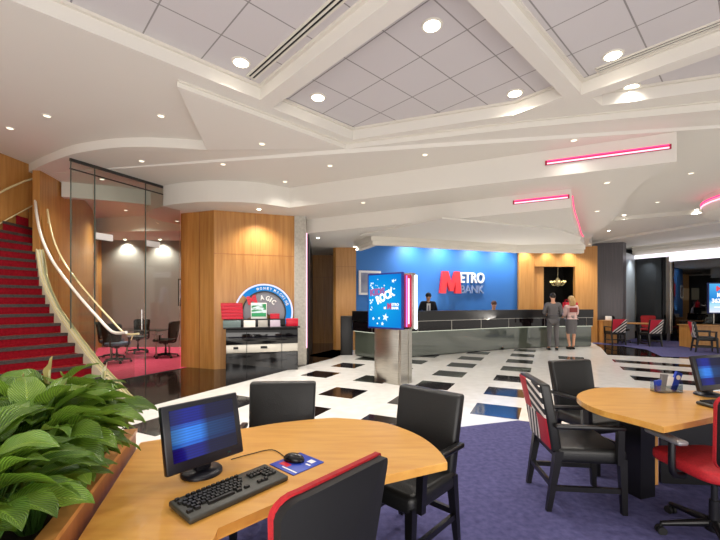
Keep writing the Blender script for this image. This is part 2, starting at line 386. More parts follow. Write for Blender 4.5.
# stepped soffits towards the windows
mb = slab('r', [(6.9, 11.35, 3.86), (7.4, 11.1, 3.86), (9.2, 10.17, 3.86), (13.5, 8.2, 3.86), (13.5, 17, 3.86), (8.0, 17, 3.86)])
side(mb, [Vector((6.9, 11.35, 3.86)), Vector((7.4, 11.1, 3.86)), Vector((9.2, 10.17, 3.86)), Vector((13.5, 8.2, 3.86))], ZB + .02)
CEIL.append(struct('ceiling_step', mb, white))
mb = slab('r2', [(8.9, 14.9, 3.78), (9.5, 13.2, 3.78), (10.4, 10.9, 3.78), (13.5, 9.4, 3.78), (13.5, 17, 3.78), (8.9, 17, 3.78)])
side(mb, [Vector((8.9, 14.9, 3.78)), Vector((9.5, 13.2, 3.78)), Vector((10.4, 10.9, 3.78)), Vector((13.5, 9.4, 3.78))], 3.87)
CEIL.append(struct('ceiling_step_window_side', mb, white))
# round drum at the right
mb = MB(); mb.lathe([(0.01, ZA - .02), (1.32, ZA - .02), (1.4, ZA + .03), (1.4, ZB + .03)], (9.3, 8.3, 0), 48)
CEIL.append(struct('ceiling_round_drum', mb, white))

def caster():
    vs_, fs = [], []
    for o in CEIL:
        b = len(vs_); vs_ += [v.co.copy() for v in o.data.vertices]; fs += [[i + b for i in p.vertices] for p in o.data.polygons]
    return BVHTree.FromPolygons(vs_, fs)
BV = caster()
def hit(px, py):
    d = Vector(((px - CX) / F, 1, (CY - py) / F)).normalized()
    loc, n, i, dist = BV.ray_cast(Vector((0, 0, H)), d); return loc

# ================================================================ walls
mb = MB(); mb.wall([(-3.24 , 8.5), (-4.11, 8.8)], 0, ZA + .02, -.0001)
# wood column: three upright faces, with shadow gaps
P0, Pm, P1, P2 = Vector((-4.13, 8.83)), Vector((-3.64, 8.66)), Vector((-3.24, 8.5)), Vector((-1.56, 9.1))
mb = MB(); mb.prism([P0, Pm, P1, P2, P2 + Vector((-.2, .7)), P0 + Vector((.1, .9))], 0, ZA + .03)
struct('wall_wood_column', mb, wood_v)
mb = MB()
for a, b in ((P1, P2),):
    d = (b - a); nrm = Vector((d.y, -d.x)).normalized() * .004
    mb.prism([a + nrm, b + nrm, b, a], 2.575, 2.585)
    mid = a + d * .5; mb.prism([mid + nrm, mid + d.normalized() * .008 + nrm, mid + d.normalized() * .008, mid], 0, ZA)
nrm = Vector((-.35, -.94)) * .004; mb.prism([Pm + nrm, Pm + Vector((.02, -.01)) + nrm, Pm + Vector((.02, 0)), Pm], 0, ZA)
struct('trim_1', mb, wood_dark)
mb = MB(); mb.prism([(-1.55, 9.05), (-1.29, 9.15), (-1.33, 9.6), (-1.6, 9.5)], 0, ZC + .35); struct('wall_stone_pier', mb, lightstone)
mb = MB(); mb.tube([(-1.275, 9.16, .4), (-1.275, 9.16, 3.15)], .012); tag(mb.build('neon_tube', e_pinkw), 'thin pale pink upright light tube on the edge of the pale stone pier', 'light')
# passage behind
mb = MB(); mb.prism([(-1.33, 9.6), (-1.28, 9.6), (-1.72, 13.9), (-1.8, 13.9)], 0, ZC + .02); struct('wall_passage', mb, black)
mb = MB(); mb.prism([(-2.3, 13.9), (-.8, 13.9), (-.8, 14.05), (-2.3, 14.05)], 0, ZC + .02); struct('wall_passage_end', mb, wood_v)
mb = MB(); mb.box((-1.28, 13.88, 2.4), (1.0, .02, .012)); mb.box((-1.3, 13.885, 1.2), (.012, .02, 2.4)); struct('trim_2', mb, wood_dark)
mb = MB(); mb.prism([(-.84, 12.02), (-.75, 11.95), (-.125, 11.95), (-.125, 12.4), (-.84, 13.9), (-.86, 13.9)], 0, ZC + .03); struct('wall_wood_pier', mb, wood_pale)
mb = MB(); mb.box((-.437, 11.947, 2.6), (.625, .008, .01)); struct('trim_3', mb, wood_dark)
# blue walls
mb = MB(); mb.prism([(-.125, 12.25), (1.16, 12.7), (1.16, 12.85), (-.125, 12.4)], 0, ZA + .03); struct('wall_blue_side', mb, blue)
mb = MB(); mb.prism([(1.16, 12.7), (5.87, 14.3), (5.87, 14.45), (1.16, 12.85)], 0, ZA + .03); struct('wall_blue', mb, blue)
# wood wall at the right of the blue one, with a dark opening
mb = MB()
mb.box((6.16, 14.22, ZA / 2), (.58, .12, ZA + .06)); mb.box((6.62, 14.3, 1.4), (.42, .12, 2.8)); mb.box((7.33, 14.22, 3.19), (1.76, .16, .76)); mb.box((8.35, 14.2, ZA / 2), (.82, .14, ZA + .06))
struct('wall_wood_back', mb, wood_pale)
mb = MB(); mb.box((7.3, 15.6, 1.75), (2.6, .1, 3.5)); mb.box((6.3, 14.95, 1.75), (.1, 1.2, 3.5)); mb.box((8.3, 14.95, 1.75), (.1, 1.2, 3.5)); mb.box((7.3, 15, .006), (2, 1.2, .012)); struct('wall_dark_recess', mb, blackmat)
# dark column and its lit side
c0_, c1_, c2_ = Vector((9.5, 15.45)), Vector((9.99, 14.55)), Vector((11.35, 15.6))
mb = MB(); mb.prism([(8.78, 14.25), (9.5, 15.45), (9.3, 16), (8.7, 16)], 0, ZB); 
mb = MB(); mb.prism([G(595.5, 302 + 574.5 / 14.9), c1_, (10.25, 14.75), (10.1, 16), (9.3, 16)], 0, ZB + .02); struct('wall_grey_column', mb, grey_col)
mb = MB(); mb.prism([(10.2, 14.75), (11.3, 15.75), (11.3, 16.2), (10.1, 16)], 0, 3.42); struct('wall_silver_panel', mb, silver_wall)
# window wall
w0, w1 = Vector((11.28, 15.85)), Vector((12.75, 13.3)); wd = (w1 - w0).normalized(); w2 = w1 + wd * 2.6; wn = Vector((-wd.y, wd.x)) 
if wn.x < 0: wn = -wn
def wp(s, o=0): return w0 + wd * s + wn * o
LW = (w2 - w0).length
mb = MB(); mb.prism([wp(0), wp(LW), wp(LW, .2), wp(0, .2)], 3.4, 3.8)
for z in (3.5, 3.62, 3.72): mb.prism([wp(0, -.06 * (z - 3.38) * 3), wp(LW, -.06 * (z - 3.38) * 3), wp(LW), wp(0)], z, z + .07)
struct('wall_window_head', mb, white2)
mb = MB(); mb.prism([wp(0), wp(LW), wp(LW, .15), wp(0, .15)], 0, .3); struct('wall_window_plinth', mb, blackgloss)
for i, (s0, s1) in enumerate(((.05, 1.2), (1.3, 2.9), (3.0, LW))):
    mb = MB(); mb.prism([wp(s0, .05), wp(s1, .05), wp(s1, .065), wp(s0, .065)], .3, 3.4); g = struct('window_%d' % (i + 1), mb, glass_night)
    mb = MB(); mb.prism([wp(s0, .02), wp(s0 + .05, .02), wp(s0 + .05, .12), wp(s0, .12)], .3, 3.4); mb.prism([wp(s1 - .05, .02), wp(s1, .02), wp(s1, .12), wp(s1 - .05, .12)], .3, 3.4)
    mb.build('window_frame', steel, g)
mb = MB(); mb.prism([wp(1.2, -.03), wp(1.3, -.03), wp(1.3, .1), wp(1.2, .1)], .0, 3.4); struct('window_mullion', mb, steel)
mb = MB(); a, b, c, d = wp(-1, 3.2), wp(LW + 1, 3.2), wp(LW + 1, 3.4), wp(-1, 3.4); mb.prism([a, b, c, d], 0, 5); mb.prism([wp(-1, .3), wp(LW + 1, .3), wp(LW + 1, 3.3), wp(-1, 3.3)], 3.9, 4.0); mb.prism([wp(-1, .16), wp(LW + 1, .16), wp(LW + 1, 3.3), wp(-1, 3.3)], -.05, .0)
mb.prism([wp(-.6, .2), wp(-.5, .2), wp(-.5, 3.3), wp(-.6, 3.3)], 0, 4.5)
struct('exterior_dark_backdrop', mb, mat('backdrop_dark', '#0b0d16', .8))  # opaque dark box added behind the glass to keep world light out
mb = MB()
for s, z, w, h in ((.5, 1.6, .25, .5), (.85, 1.6, .25, .5), (1.9, 1.9, .5, .06), (2.6, 1.9, .6, .06), (1.2, 1.0, .2, .1), (2.0, 1.05, .5, .05), (3.4, 2.6, .3, .1)):
    mb.prism([wp(s, 3.17), wp(s + w, 3.17), wp(s + w, 3.2), wp(s, 3.2)], z, z + h)
lw = mb.build('exterior_lit_windows', emis('lit_window', '#e8d9a8', .5)); lw['kind'] = 'structure'
mb = MB(); mb.prism([wp(.0, -.1), wp(LW, -.1), wp(LW, -.02), wp(.0, -.02)], 3.26, 3.40)
mb.prism([wp(1.3, -.1), wp(LW, -.1), wp(LW, -.02), wp(1.3, -.02)], 3.06, 3.28)
tag(mb.build('glow_strip', emis('strip_white', '#fbf4ff', 1.6)), 'long bright white glowing strip running along the head of the dark windows', 'light')  # glowing strip stands in for the lit ceiling beyond the glass

# meeting room
mb = MB(); mb.prism([(-8.8, 12.6), (-3.9, 12.8), (-3.9, 12.95), (-8.8, 12.75)], 0, ZA + .03); struct('wall_meeting_room', mb, grey_wall)
mb = MB(); mb.prism([(-4.0, 9.7), (-3.9, 9.7), (-3.9, 12.9), (-4.0, 12.9)], 0, ZA + .03); struct('wall_meeting_room_side', mb, grey_wall)
cw = smooth([(-6.02, 7.2, 0), (-6.17, 7.9, 0), (-6.55, 9, 0), (-7.25, 10.4, 0), (-8.6, 12.6, 0)], 4)
mb = MB(); mb.wall([p.to_2d() for p in cw], 0, ZB + .03, .12); struct('wall_curved_wood', mb, wood_v)
mb = MB(); mb.prism([(-6.29, 7.38), (-6.33, 6.6), (-6.5, 4.9), (-6.62, 4.9), (-6.46, 6.6), (-6.42, 7.38)], 0, ZS); struct('wall_stair', mb, wood_v)
mb = MB(); mb.wall([(-7.6, 8.0), (-7.9, 9.4)], 0, ZB, .1); mb.wall([(-8.6, 12.6), (-8.5, 7.5), (-9.8, 7.4)], 0, ZB, .1); struct('wall_stair_back', mb, wood_v)

# glass wall of the meeting room
def gl(px):
    k = (px - CX) / F; Y = -7.35 / (k * .898 - .44); return Vector((k * Y, Y))
gp = [gl(70), gl(94), gl(145), gl(180)]
names = ['frameless glass side panel nearest the staircase', 'frameless glass meeting room door panel with silver patch fitting', 'frameless glass panel next to the tall wood column']
gd = (gp[3] - gp[0]).normalized(); gn = Vector((-gd.y, gd.x)) * .012
for i in range(3):
    mb = MB(); a, b = gp[i] + gd * .008, gp[i + 1] - gd * .008; mb.prism([a, b, b + gn, a + gn], .012, ZB - .02)
    t = thing('glass_panel', names[i], 'glass panel', (a.x, a.y, 0), 0, 'glass wall of the meeting room')
    mb.build('pane', glass_room, t, True)
    mb = MB()
    for q in (a,): mb.prism([q - gn * .1, q + gd * .014 - gn * .1, q + gd * .014 + gn * 1.1, q + gn * 1.1], .012, ZB - .02)
    mb.build('glass_edge', mat('glass_edge_green%d' % i, '#465650', .2), t, True)
    if i > 0:
        mb = MB(); q = a + gd * .02; mb.prism([q - gn * 1.2, q + gd * .3 - gn * 1.2, q + gd * .3 + gn * 2, q + gn * 2], 2.64, 2.76)
        mb.build('patch_fitting', mat('patch_silver%d' % i, '#c9c6c4', .35), t, True)
    if i == 1:
        mb = MB(); q = b - gd * .1 - gn * 5; mb.tube([(q.x, q.y, .95), (q.x, q.y, 1.35)], .014); mb.tube([(q.x, q.y, 1.0), (q.x + gn.x * 5, q.y + gn.y * 5, 1.0)], .01); mb.tube([(q.x, q.y, 1.3), (q.x + gn.x * 5, q.y + gn.y * 5, 1.3)], .01)
        mb.build('door_handle', chrome, t, True)
mb = MB(); mb.prism([gp[0] - gn * .5, gp[3] - gn * .5, gp[3] + gn * 2, gp[0] + gn * 2], ZB - .05, ZB); mb.prism([gp[0] - gn * .4, gp[3] - gn * .4, gp[3] + gn * 1.6, gp[0] + gn * 1.6], 3.78, 3.8)
mb.prism([gp[0] - gn * .5, gp[3] - gn * .5, gp[3] + gn * 2, gp[0] + gn * 2], 0, .012)
struct('trim_4', mb, mat('dark_channel', '#3c3c3a', .4, .5))
# ================================================================ lights in the ceiling
def spot(name, loc, power, parent=None, size=110, blend=.7, tgt=None, color=(1, .94, .85)):
    l = bpy.data.lights.new(name, 'SPOT'); l.energy = power * LIGHT_SCALE; l.spot_size = math.radians(size); l.spot_blend = blend; l.shadow_soft_size = .06; l.color = color
    o = bpy.data.objects.new(name, l); COL.objects.link(o)
    if parent is not None: o.parent = parent; o.location = Vector(loc) - parent.location
    else: o.location = loc
    if tgt is not None: o.rotation_euler = (Vector(tgt) - Vector(loc)).to_track_quat('-Z', 'Y').to_euler()
    return o
big = [(241, 62, 'in the left tiled bay beside the slot vent'), (318, 97, 'in the middle tiled bay by its left corner'), (432, 25, 'in the middle tiled bay, nearest the top of the picture'),
       (515, 93, 'in the middle tiled bay by its right corner'), (613, 55, 'in the large right tiled bay beside the slot vent'), (631, 87, 'in the narrow right tiled bay beyond the beam')]
for px, py, w in big:
    p = hit(px, py); t = thing('downlight', 'large bright round recessed downlight ' + w, 'downlight', p, 0, 'large downlights in the tiled bays')
    mb = MB(); mb.lathe([(.085, -.012), (.105, -.012), (.11, 0), (.11, .01)], seg=28); mb.build('trim_ring', white2, t)
    mb = MB(); mb.lathe([(.001, -.016), (.08, -.016), (.085, -.008)], seg=28); mb.build('lens', e_down, t)
    spot('lamp', p - Vector((0, 0, .05)), 40 if px == 631 else 85, t, 140, .8)
small = [(47, 115.6, 'upper left flat ceiling above the staircase', 40), (161, 115.6, 'left flat ceiling just before the curved edge', 40), (10, 128, 'far left of the ceiling, nearest the stair wall', 40),
         (141.6, 160.8, 'ceiling in front of the glass meeting room', 40), (223, 164, 'ceiling above the curved nose by the wood column', 35), (262, 143.7, 'ceiling left of the tiled bay corner', 35),
         (330, 165.5, 'ceiling below the tiled bay corner', 35), (425, 154.5, 'ceiling behind the middle tiled bay', 35), (285, 181.5, 'ceiling just before the straight fascia begins', 8),
         (363, 202.5, 'middle soffit between the two long fascias', 30), (574, 140, 'ceiling above the longer pink light', 8), (607, 182.5, 'middle soffit below the longer pink light', 30),
         (597, 211, 'middle soffit right of the shorter pink light', 30), (691, 173, 'right ceiling near the round drum', 30), (657.5, 202, 'right ceiling before the stepped soffit', 30),
         (624, 215, 'right ceiling at the start of the stepped soffit', 40), (696.7, 209.5, 'stepped soffit beside the round drum', 40), (608.7, 230.5, 'soffit above the dark grey column', 70),
         (259, 209, 'curved soffit right over the front of the wood column', 75), (177, 221, 'soffit at the left side of the wood column', 40), (318, 237.8, 'lower soffit outside the passage', 70),
         (307, 249, 'lower soffit deep inside the passage', 80), (355, 246.5, 'lower soffit at the corner of the wood pier', 45), (125, 239.5, 'meeting room soffit over the middle of the grey wall', 90), (160, 239.5, 'meeting room soffit over the right of the grey wall', 90),
         (589.6, 244, 'soffit over the wood wall beside the grey column', 60), (102, 179, 'ceiling seen through the glass above the meeting room door', 30)]
for px, py, w, pw in small:
    p = hit(px, py)
    if p is None: continue
    t = thing('small_downlight', 'small recessed downlight in the ' + w, 'downlight', p, 0, 'small downlights in the plaster soffits')
    mb = MB(); mb.lathe([(.045, -.008), (.06, -.008), (.064, 0), (.064, .03)], seg=20); mb.build('trim_ring', white2, t)
    mb = MB(); mb.lathe([(.001, -.01), (.042, -.01), (.045, -.004)], seg=20); mb.build('lens', e_down if pw > 60 or (px, py) in ((624, 215), (608.7, 230.5), (696.7, 209.5), (318, 237.8), (355, 246.5)) else e_small, t)
    spot('lamp', p - Vector((0, 0, .04)), pw * 1.6, t, 130, .8)
for u_, v_ in ((-.3, 2.6), (.6, 3.9), (2.9, .6), (1.0, .9)):   # added fill spots over the camera, out of view, for plants and desk
    spot('bay_fill_spot', UV(u_, v_, ZT - .05), 38, None, 140, .8)
for i, s in enumerate((.5, 1.7, 3.0, 4.2)):            # wall washers behind the bulkhead
    q = Vector((1.16 + .9465 * s, 12.7 + .323 * s)) + Vector((.323, -.9465)) * .55
    t = thing('wall_washer', 'recessed wall washer lamp above the blue wall, %s' % ('over its left corner', 'over the red letter', 'over the last white letters', 'over its right end')[i], 'downlight', (q.x, q.y, ZA), 0, 'wall washers above the blue wall')
    mb = MB(); mb.lathe([(.001, -.01), (.05, -.01), (.06, 0), (.06, .03)], seg=16); mb.build('lens', e_small, t)
    spot('lamp', (q.x, q.y, ZA - .04), 95, t, 150, 1.0, (q.x - .1, q.y + .8, 1.9), (.95, .97, 1))
for i, (x, y) in enumerate(((6.1, 13.95), (6.9, 13.9), (7.7, 13.9))):
    t = thing('wood_wall_downlight', 'small downlight grazing the wood wall, %s' % ('over its left panel', 'over the dark opening', 'over its right panels')[i], 'downlight', (x, y, ZA), 0, 'downlights over the back wood wall')
    mb = MB(); mb.lathe([(.001, -.01), (.05, -.01), (.06, 0), (.06, .03)], seg=16); mb.build('lens', e_small, t); spot('lamp', (x, y, ZA - .04), 55, t, 120, .8)
for x, y, w in ((-6.3, 10.3, 'directly over the glass table'), (-5.0, 9.6, 'over the floor near the glass wall'), (-7.2, 9.2, 'behind the staircase handrail')):
    t = thing('small_downlight', 'added fill downlight in the meeting room ceiling ' + w, 'downlight', (x, y, ZB), 0, 'added fill downlights in the meeting room')
    mb = MB(); mb.lathe([(.045, -.008), (.06, -.008), (.064, 0), (.064, .03)], seg=20); mb.build('trim_ring', white2, t)
    mb = MB(); mb.lathe([(.001, -.01), (.042, -.01), (.045, -.004)], seg=20); mb.build('lens', e_small, t)
    spot('lamp', (x, y, ZB - .04), 210, t, 140, .8)  # these lamps are added to brighten the meeting room

# slot vents
def vent(a, b, label):
    a = Vector(a); b = Vector(b); d = (b - a); L = d.length; M = Matrix.Translation((a + b) / 2) @ Matrix.Rotation(math.atan2(d.y, d.x), 4, 'Z')
    t = thing('slot_vent', label, 'air vent', (a + b) / 2, math.atan2(d.y, d.x), 'slot vents in the tiled bays')
    mb = MB()
    for y in (-.05, 0, .05): mb.box((0, y, -.008), (L, .02, .016))
    for x in (-L / 2, L / 2): mb.box((x, 0, -.008), (.02, .12, .016))
    mb.build('frame', white2, t)
    mb = MB(); mb.box((0, 0, -.003), (L, .1, .004)); mb.build('slot', blackmat, t)
vent(UV(2.28, 4.4, ZT), UV(2.28, 1.95, ZT), 'long double slot air vent along the beam in the left tiled bay')
vent(UV(5.25, 1.4, ZT), UV(5.25, -2.5, ZT), 'long double slot air vent along the beam in the large right tiled bay')

# pink tubes
def pinkbar(px0, px1, line, z, label, name='pink_light'):
    (x0, y0), (x1, y1) = line; d = Vector((x1 - x0, y1 - y0)).normalized(); nn = Vector((d.y, -d.x))
    if nn.y > 0: nn = -nn
    def on(px):
        k = (px - CX) / F; s = (k * y0 - x0) / (d.x - k * d.y); return Vector((x0 + d.x * s, y0 + d.y * s))
    a, b = on(px0), on(px1); c = (a + b) / 2; L = (b - a).length
    t = thing(name, label, 'light', (c.x, c.y, z), math.atan2(d.y, d.x), 'pink lights in the ceiling fascias')
    sgn = -1 if (Matrix.Rotation(math.atan2(d.y, d.x), 3, 'Z') @ Vector((0, 1, 0))).to_2d().dot(nn) < 0 else 1
    mb = MB(); mb.box((0, sgn * .012, 0), (L, .024, .07)); mb.build('groove', pink_slot, t)
    mb = MB(); mb.tube([(-L / 2 + .03, sgn * .035, -.018), (L / 2 - .03, sgn * .035, -.018)], .012); mb.build('tube', e_pinkw, t)
    mb = MB(); mb.tube([(-L / 2 + .03, sgn * .03, .024), (L / 2 - .03, sgn * .03, .024)], .010); mb.build('tube', e_pink, t)
pinkbar(545, 671, ((-1.52, 8.28), (4.6, 5.56)), 3.765, 'longer bright pink tube light slotted in the upper white fascia')
pinkbar(513, 569.5, ((-1.35, 9.49), (3.8, 6.89)), 3.40, 'shorter pink tube light slotted in the lower white fascia')
arc = [(9.3 + 1.43 * math.cos(t), 8.3 + 1.43 * math.sin(t), 3.83) for t in [math.pi * (.76 + .03 * i) for i in range(24)]]
t = thing('curved_pink_light', 'curved pink tube light wrapped around the round ceiling drum', 'light', arc[8], 0)
mb = MB(); mb.tube(arc, .016); mb.build('tube', e_pink, t, True); mb = MB(); mb.tube([(x, y, z - .07) for x, y, z in arc], .012); mb.build('tube', e_pinkw, t, True)
mb = MB(); mb.tube([p + Vector((.02, -.01, .2)) for p in dgB[:-2]], .008); tag(mb.build('pink_edge_light', e_pink), 'thin pink glow line along the curved end of the lower soffit', 'light')

# ================================================================ staircase
def zn(n): return .1622 * n
RN = {0: (-3.66, 5.9), 1: (-3.88, 6.0), 3: (-4.31, 6.15), 5: (-4.78, 6.42), 8: (-5.37, 6.72), 10: (-5.62, 6.84), 12: (-5.80, 6.92), 15: (-6.06, 7.15), 18: (-6.28, 7.4), 20: (-6.52, 7.65), 22: (-6.75, 7.95), 23: (-6.9, 8.1)}
LN = {0: (-4.7, 4.7), 3: (-5.3, 4.9), 8: (-6.2, 5.25), 12: (-6.30, 5.75), 15: (-6.27, 6.2), 18: (-6.25, 6.7), 20: (-6.28, 7.25), 21: (-6.4, 7.42), 22: (-6.65, 7.5), 23: (-6.95, 7.6)}
def interp(T, n):
    ks = sorted(T);
    for a, b in zip(ks, ks[1:]):
        if a <= n <= b: f = (n - a) / (b - a); return Vector(T[a]).lerp(Vector(T[b]), f)
    return Vector(T[ks[-1]])
st = thing('staircase', 'curved staircase with red carpeted steps, dark nosings and brass edged balustrade', 'staircase', (-4.7, 5.6, 0))
for n in range(1, 23):
    r0, l0, r1, l1 = interp(RN, n), interp(LN, n), interp(RN, n + 1), interp(LN, n + 1); z = zn(n)
    mb = MB(); mb.prism([r0, r1, l1, l0], z - .162, z - .002); s = mb.build('step', redcarpet, st, True)
    d = (l0 - r0).normalized(); f = Vector((d.y, -d.x)); f = f if f.y < 0 or f.x > 0 else -f; bkd = ((r1 - r0) + (l1 - l0)) * .5
    e = bkd.normalized() * -.012
    mb = MB(); mb.prism([r0 + e, r0 - e * 8, l0 - e * 8, l0 + e], z - .045, z + .003)
    no = mb.build('nosing', nosing, s); no.parent = s; Mi = Matrix.Translation(st.location).inverted()
    no.data.transform(Mi)
ns = [i / 2 for i in range(-1, 31)]
path = [(lambda p: Vector((p.x, p.y, zn(n))))(interp(RN, max(n, 0)) if n >= 0 else Vector((-3.5, 5.84))) for n in ns]
def ribbon(mb, pth, o0, o1, z0, z1, mi=0):
    P2 = [p.to_2d() for p in pth]; A = offset(P2, o0); B = offset(P2, o1); n = len(pth); vs_ = []; fs = []
    for i in range(n):
        z = pth[i].z; vs_ += [(A[i].x, A[i].y, z + z0), (B[i].x, B[i].y, z + z0), (B[i].x, B[i].y, z + z1), (A[i].x, A[i].y, z + z1)]
    for i in range(n - 1):
        for k in range(4): k2 = (k + 1) % 4; fs.append((i * 4 + k, i * 4 + k2, i * 4 + 4 + k2, i * 4 + 4 + k))
    fs.append((3, 2, 1, 0)); fs.append(tuple(4 * n - 4 + k for k in range(4))); mb.add(vs_, fs, False, mi)
mb = MB(); ribbon(mb, path, -.0, -.13, -.22, .05); mb.build('stringer', cream, st, True)
for o in (-.015, -.065, -.115):
    mb = MB(); mb.tube([Vector((q.x, q.y, p.z + .06)) for q, p in zip(offset([p.to_2d() for p in path], o), path)], .012, 6); mb.build('edge_rail', brass, st, True)
mb = MB(); ribbon(mb, path[:-2], -.06, -.07, .06, .84); mb.build('glass_balustrade', glass_rail, st, True)
nh = [i / 2 for i in range(2, 46)]
hp = [(lambda p: Vector((p.x, p.y, zn(n) + .87)))(interp(RN, n)) for n in nh]
hq = offset([p.to_2d() for p in hp], .0); hr = [Vector((q.x, q.y, p.z)) for q, p in zip(hq, hp)]
hr = smooth([hr[0] + Vector((.28, -.1, 0))] + hr[::3] + [hr[-1]], 4)
mb = MB(); mb.tube(hr, .024, 10); mb.build('handrail', mat('white_steel', '#f2ede2', .2, .2), st, True)
mb = MB(); h2 = [p + Vector((.13, .11, -.03)) for p in hr if p.z < 3.3]; mb.tube(h2, .016, 8); 
for i in range(2, len(h2), 12): mb.tube([h2[i], h2[i] + Vector((-.05, .04, -.09))], .01, 6)
mb.build('second_handrail', brass, st, True)
wl = [Vector(p) for p in ((-6.27, 7.38), (-6.31, 6.6), (-6.48, 4.95))]
def onw(px):
    k = (px - CX) / F
    for a, b in zip(wl, wl[1:]):
        d = b - a; s = (k * a.y - a.x) / (d.x - k * d.y)
        if -.05 <= s <= 1.05: return a + d * s
    return wl[1]
def wline(pts, r, nm, ofs):
    q = []
    for px, py in pts:
        w = onw(px); w = w + Vector((ofs, 0)); q.append((w.x, w.y, H + (CY - py) / F * w.y))
    mb = MB(); mb.tube(q, r, 8); mb.build(nm, brass, st, True)
wline([(35, 177.5), (22, 181), (8, 187), (0, 191), (-20, 203)], .018, 'wall_handrail', .05)
wline([(33, 205), (20, 212), (8, 218.5), (0, 223), (-20, 238)], .012, 'wall_skirting_strip', .015)

# ================================================================ counter
cf = smooth([(-.22, 10.7, 0), (.1, 10.25, 0), (.47, 9.78, 0)], 2)[:-1] + smooth([(.47, 9.78, 0), (1.0, 10.05, 0), (1.8, 10.52, 0), (2.9, 11.1, 0), (3.9, 11.65, 0), (4.99, 12.2, 0), (6.4, 12.6, 0), (7.84, 12.86, 0)], 4)
cf = [p.to_2d() for p in cf]
ct = thing('service_counter', 'long curved black glass service counter in front of the blue wall', 'counter', (3.8, 11.8, 0))
mb = MB(); mb.wall(offset(cf, .1), 0.02, .70, .5); mb.build('lower_glass_front', glass_green, ct, True)
mb = MB(); mb.wall(offset(cf, .14), 0, .025, .4); mb.build('plinth', blackmat, ct, True)
mb = MB(); mb.wall(offset(cf, .02), .70, .97, .6); mb.build('black_glass_band', glass_black, ct, True)
mb = MB(); mb.wall(offset(cf, 0), .985, 1.25, .4); mb.build('upper_ledge', black, ct, True)
mb = MB(); mb.wall(offset(cf, .01), .972, .985, .5); mb.build('metal_reveal', steel, ct, True)
mb = MB(); mb.wall(offset(cf, .05), .685, .70, .03); mb.build('under_ledge_light', emis('ledge_glow', '#f0f4dc', 1.1), ct, True)
for i in range(3, len(cf) - 1, 4):
    mb = MB(); mb.wall([offset(cf, .012)[i], offset(cf, .012)[i] + Vector((.016, .008))], .70, .97, .02); mb.build('silver_joint', steel, ct, True)
mb = MB(); mb.box((-.38, 11.05, .55), (.34, .5, 1.1), .0, .01); tag(mb.build('low_black_cabinet', black), 'low black cabinet standing between the wood pier and the left end of the counter', 'cabinet')

# sign on the blue wall
ws = lambda s, o=.0: Vector((1.16 + .9465 * s + .323 * o, 12.7 + .323 * s - .9465 * o))
sg = thing('wall_sign', 'large METRO BANK sign with a tall red M on the blue wall', 'sign', (ws(2.5).x, ws(2.5).y, 1.8))
xd = (.9465, .323, 0)
def Mw(s, z, o=.03): q = ws(s, o); return frameM((q.x, q.y, z), xd)
def poly_letter(pts, w, h, dep, M, mb, mi=0):
    bm = bmesh.new(); a = [bm.verts.new((x * w, 0, y * h)) for x, y in pts]; b = [bm.verts.new((x * w, -dep, y * h)) for x, y in pts]; n = len(pts)
    fs = [bm.faces.new(a), bm.faces.new(b[::-1])]
    for i in range(n): bm.faces.new((a[i], b[i], b[(i + 1) % n], a[(i + 1) % n]))
    bmesh.ops.recalc_face_normals(bm, faces=bm.faces[:]); bmesh.ops.triangulate(bm, faces=fs); mb.bm(bm, False, mi, M)
Mpts = [(0, 0), (.12, 1), (.38, 1), (.55, .45), (.72, 1), (.93, 1), (1, 0), (.72, 0), (.74, .55), (.62, .1), (.47, .1), (.32, .55), (.27, 0)]
mb = MB(); poly_letter(Mpts, .84, .76, .12, Mw(1.62, 1.80), mb); mb.build('letter_m', mat('sign_red', '#f03a42', .4), sg, True)
mb = MB(); text('ETRO', .38, 1.0, mb, Mw(2.47, 2.17), .06, bold=.02); mb.build('lettering', blanc, sg, True)
mb = MB(); text('BANK', .28, .98, mb, Mw(2.47, 1.81), .06, bold=.015); mb.build('lettering', mat('sign_white_darkened', '#8294b8', .4), sg, True)  # white lettering; its darker look at this angle is put into the colour
# framed picture on the blue side wall
k = lambda s: Vector((-.125 + 1.285 * s, 12.25 + .45 * s)); fx = (1.285, .45, 0)
fr = thing('framed_picture', 'white framed picture hanging on the narrow blue side wall behind the kiosk', 'picture', (k(.4).x, k(.4).y, 2.1))
M = frameM((k(.06).x + .01, k(.06).y - .03, 1.74), fx)
mb = MB(); mb.box((.38, .0, .38), (.76, .03, .78), M=M); mb.build('frame', blanc, fr, True)
mb = MB(); mb.box((.38, -.017, .38), (.62, .006, .64), M=M); mb.build('print', noisemat('print_grey', '#5a6484', '#b8bccb', (1, 1, 1), 2.5, .6, 2, .2, .8), fr, True)
mb = MB(); mb.box((.48, -.022, .38), (.3, .006, .5), M=M); mb.build('print_figure', noisemat('print_dark', '#1b1c3a', '#8a1c3c', (1, 1, 1), 4, .6, 2, .3, .7), fr, True)
# ================================================================ money counting machine, signs and boxes by the wood column
xm = Vector((-1.376 + 2.82, 8.5 - 8.05)).normalized()   # along its front
mo = Vector((-2.82, 8.05)); mang = math.atan2(xm.y, xm.x)
MM = Matrix.Translation((mo.x, mo.y, 0)) @ Matrix.Rotation(mang, 4, 'Z'); ML = 1.51
mt = thing('coin_counting_machine', 'black gloss coin counting machine with a silver band against the wood column', 'machine', (mo.x, mo.y, 0), mang)
mb = MB(); mb.box((ML / 2, .24, .2), (ML, .46, .40)); mb.build('lower_cabinet', blackgloss, mt)
mb = MB(); mb.box((ML / 2, .24, .5), (ML - .01, .44, .18), bev=.008); mb.build('silver_band', mat('band_silver', '#d9d4c8', .35, .3), mt)
mb = MB(); mb.box((ML / 2, .24, .76), (ML, .46, .34), bev=.006); mb.build('upper_cabinet', blackgloss, mt)
mb = MB(); mb.box((ML / 2, .24, .945), (ML + .1, .5, .03), bev=.006); mb.build('worktop', black, mt)
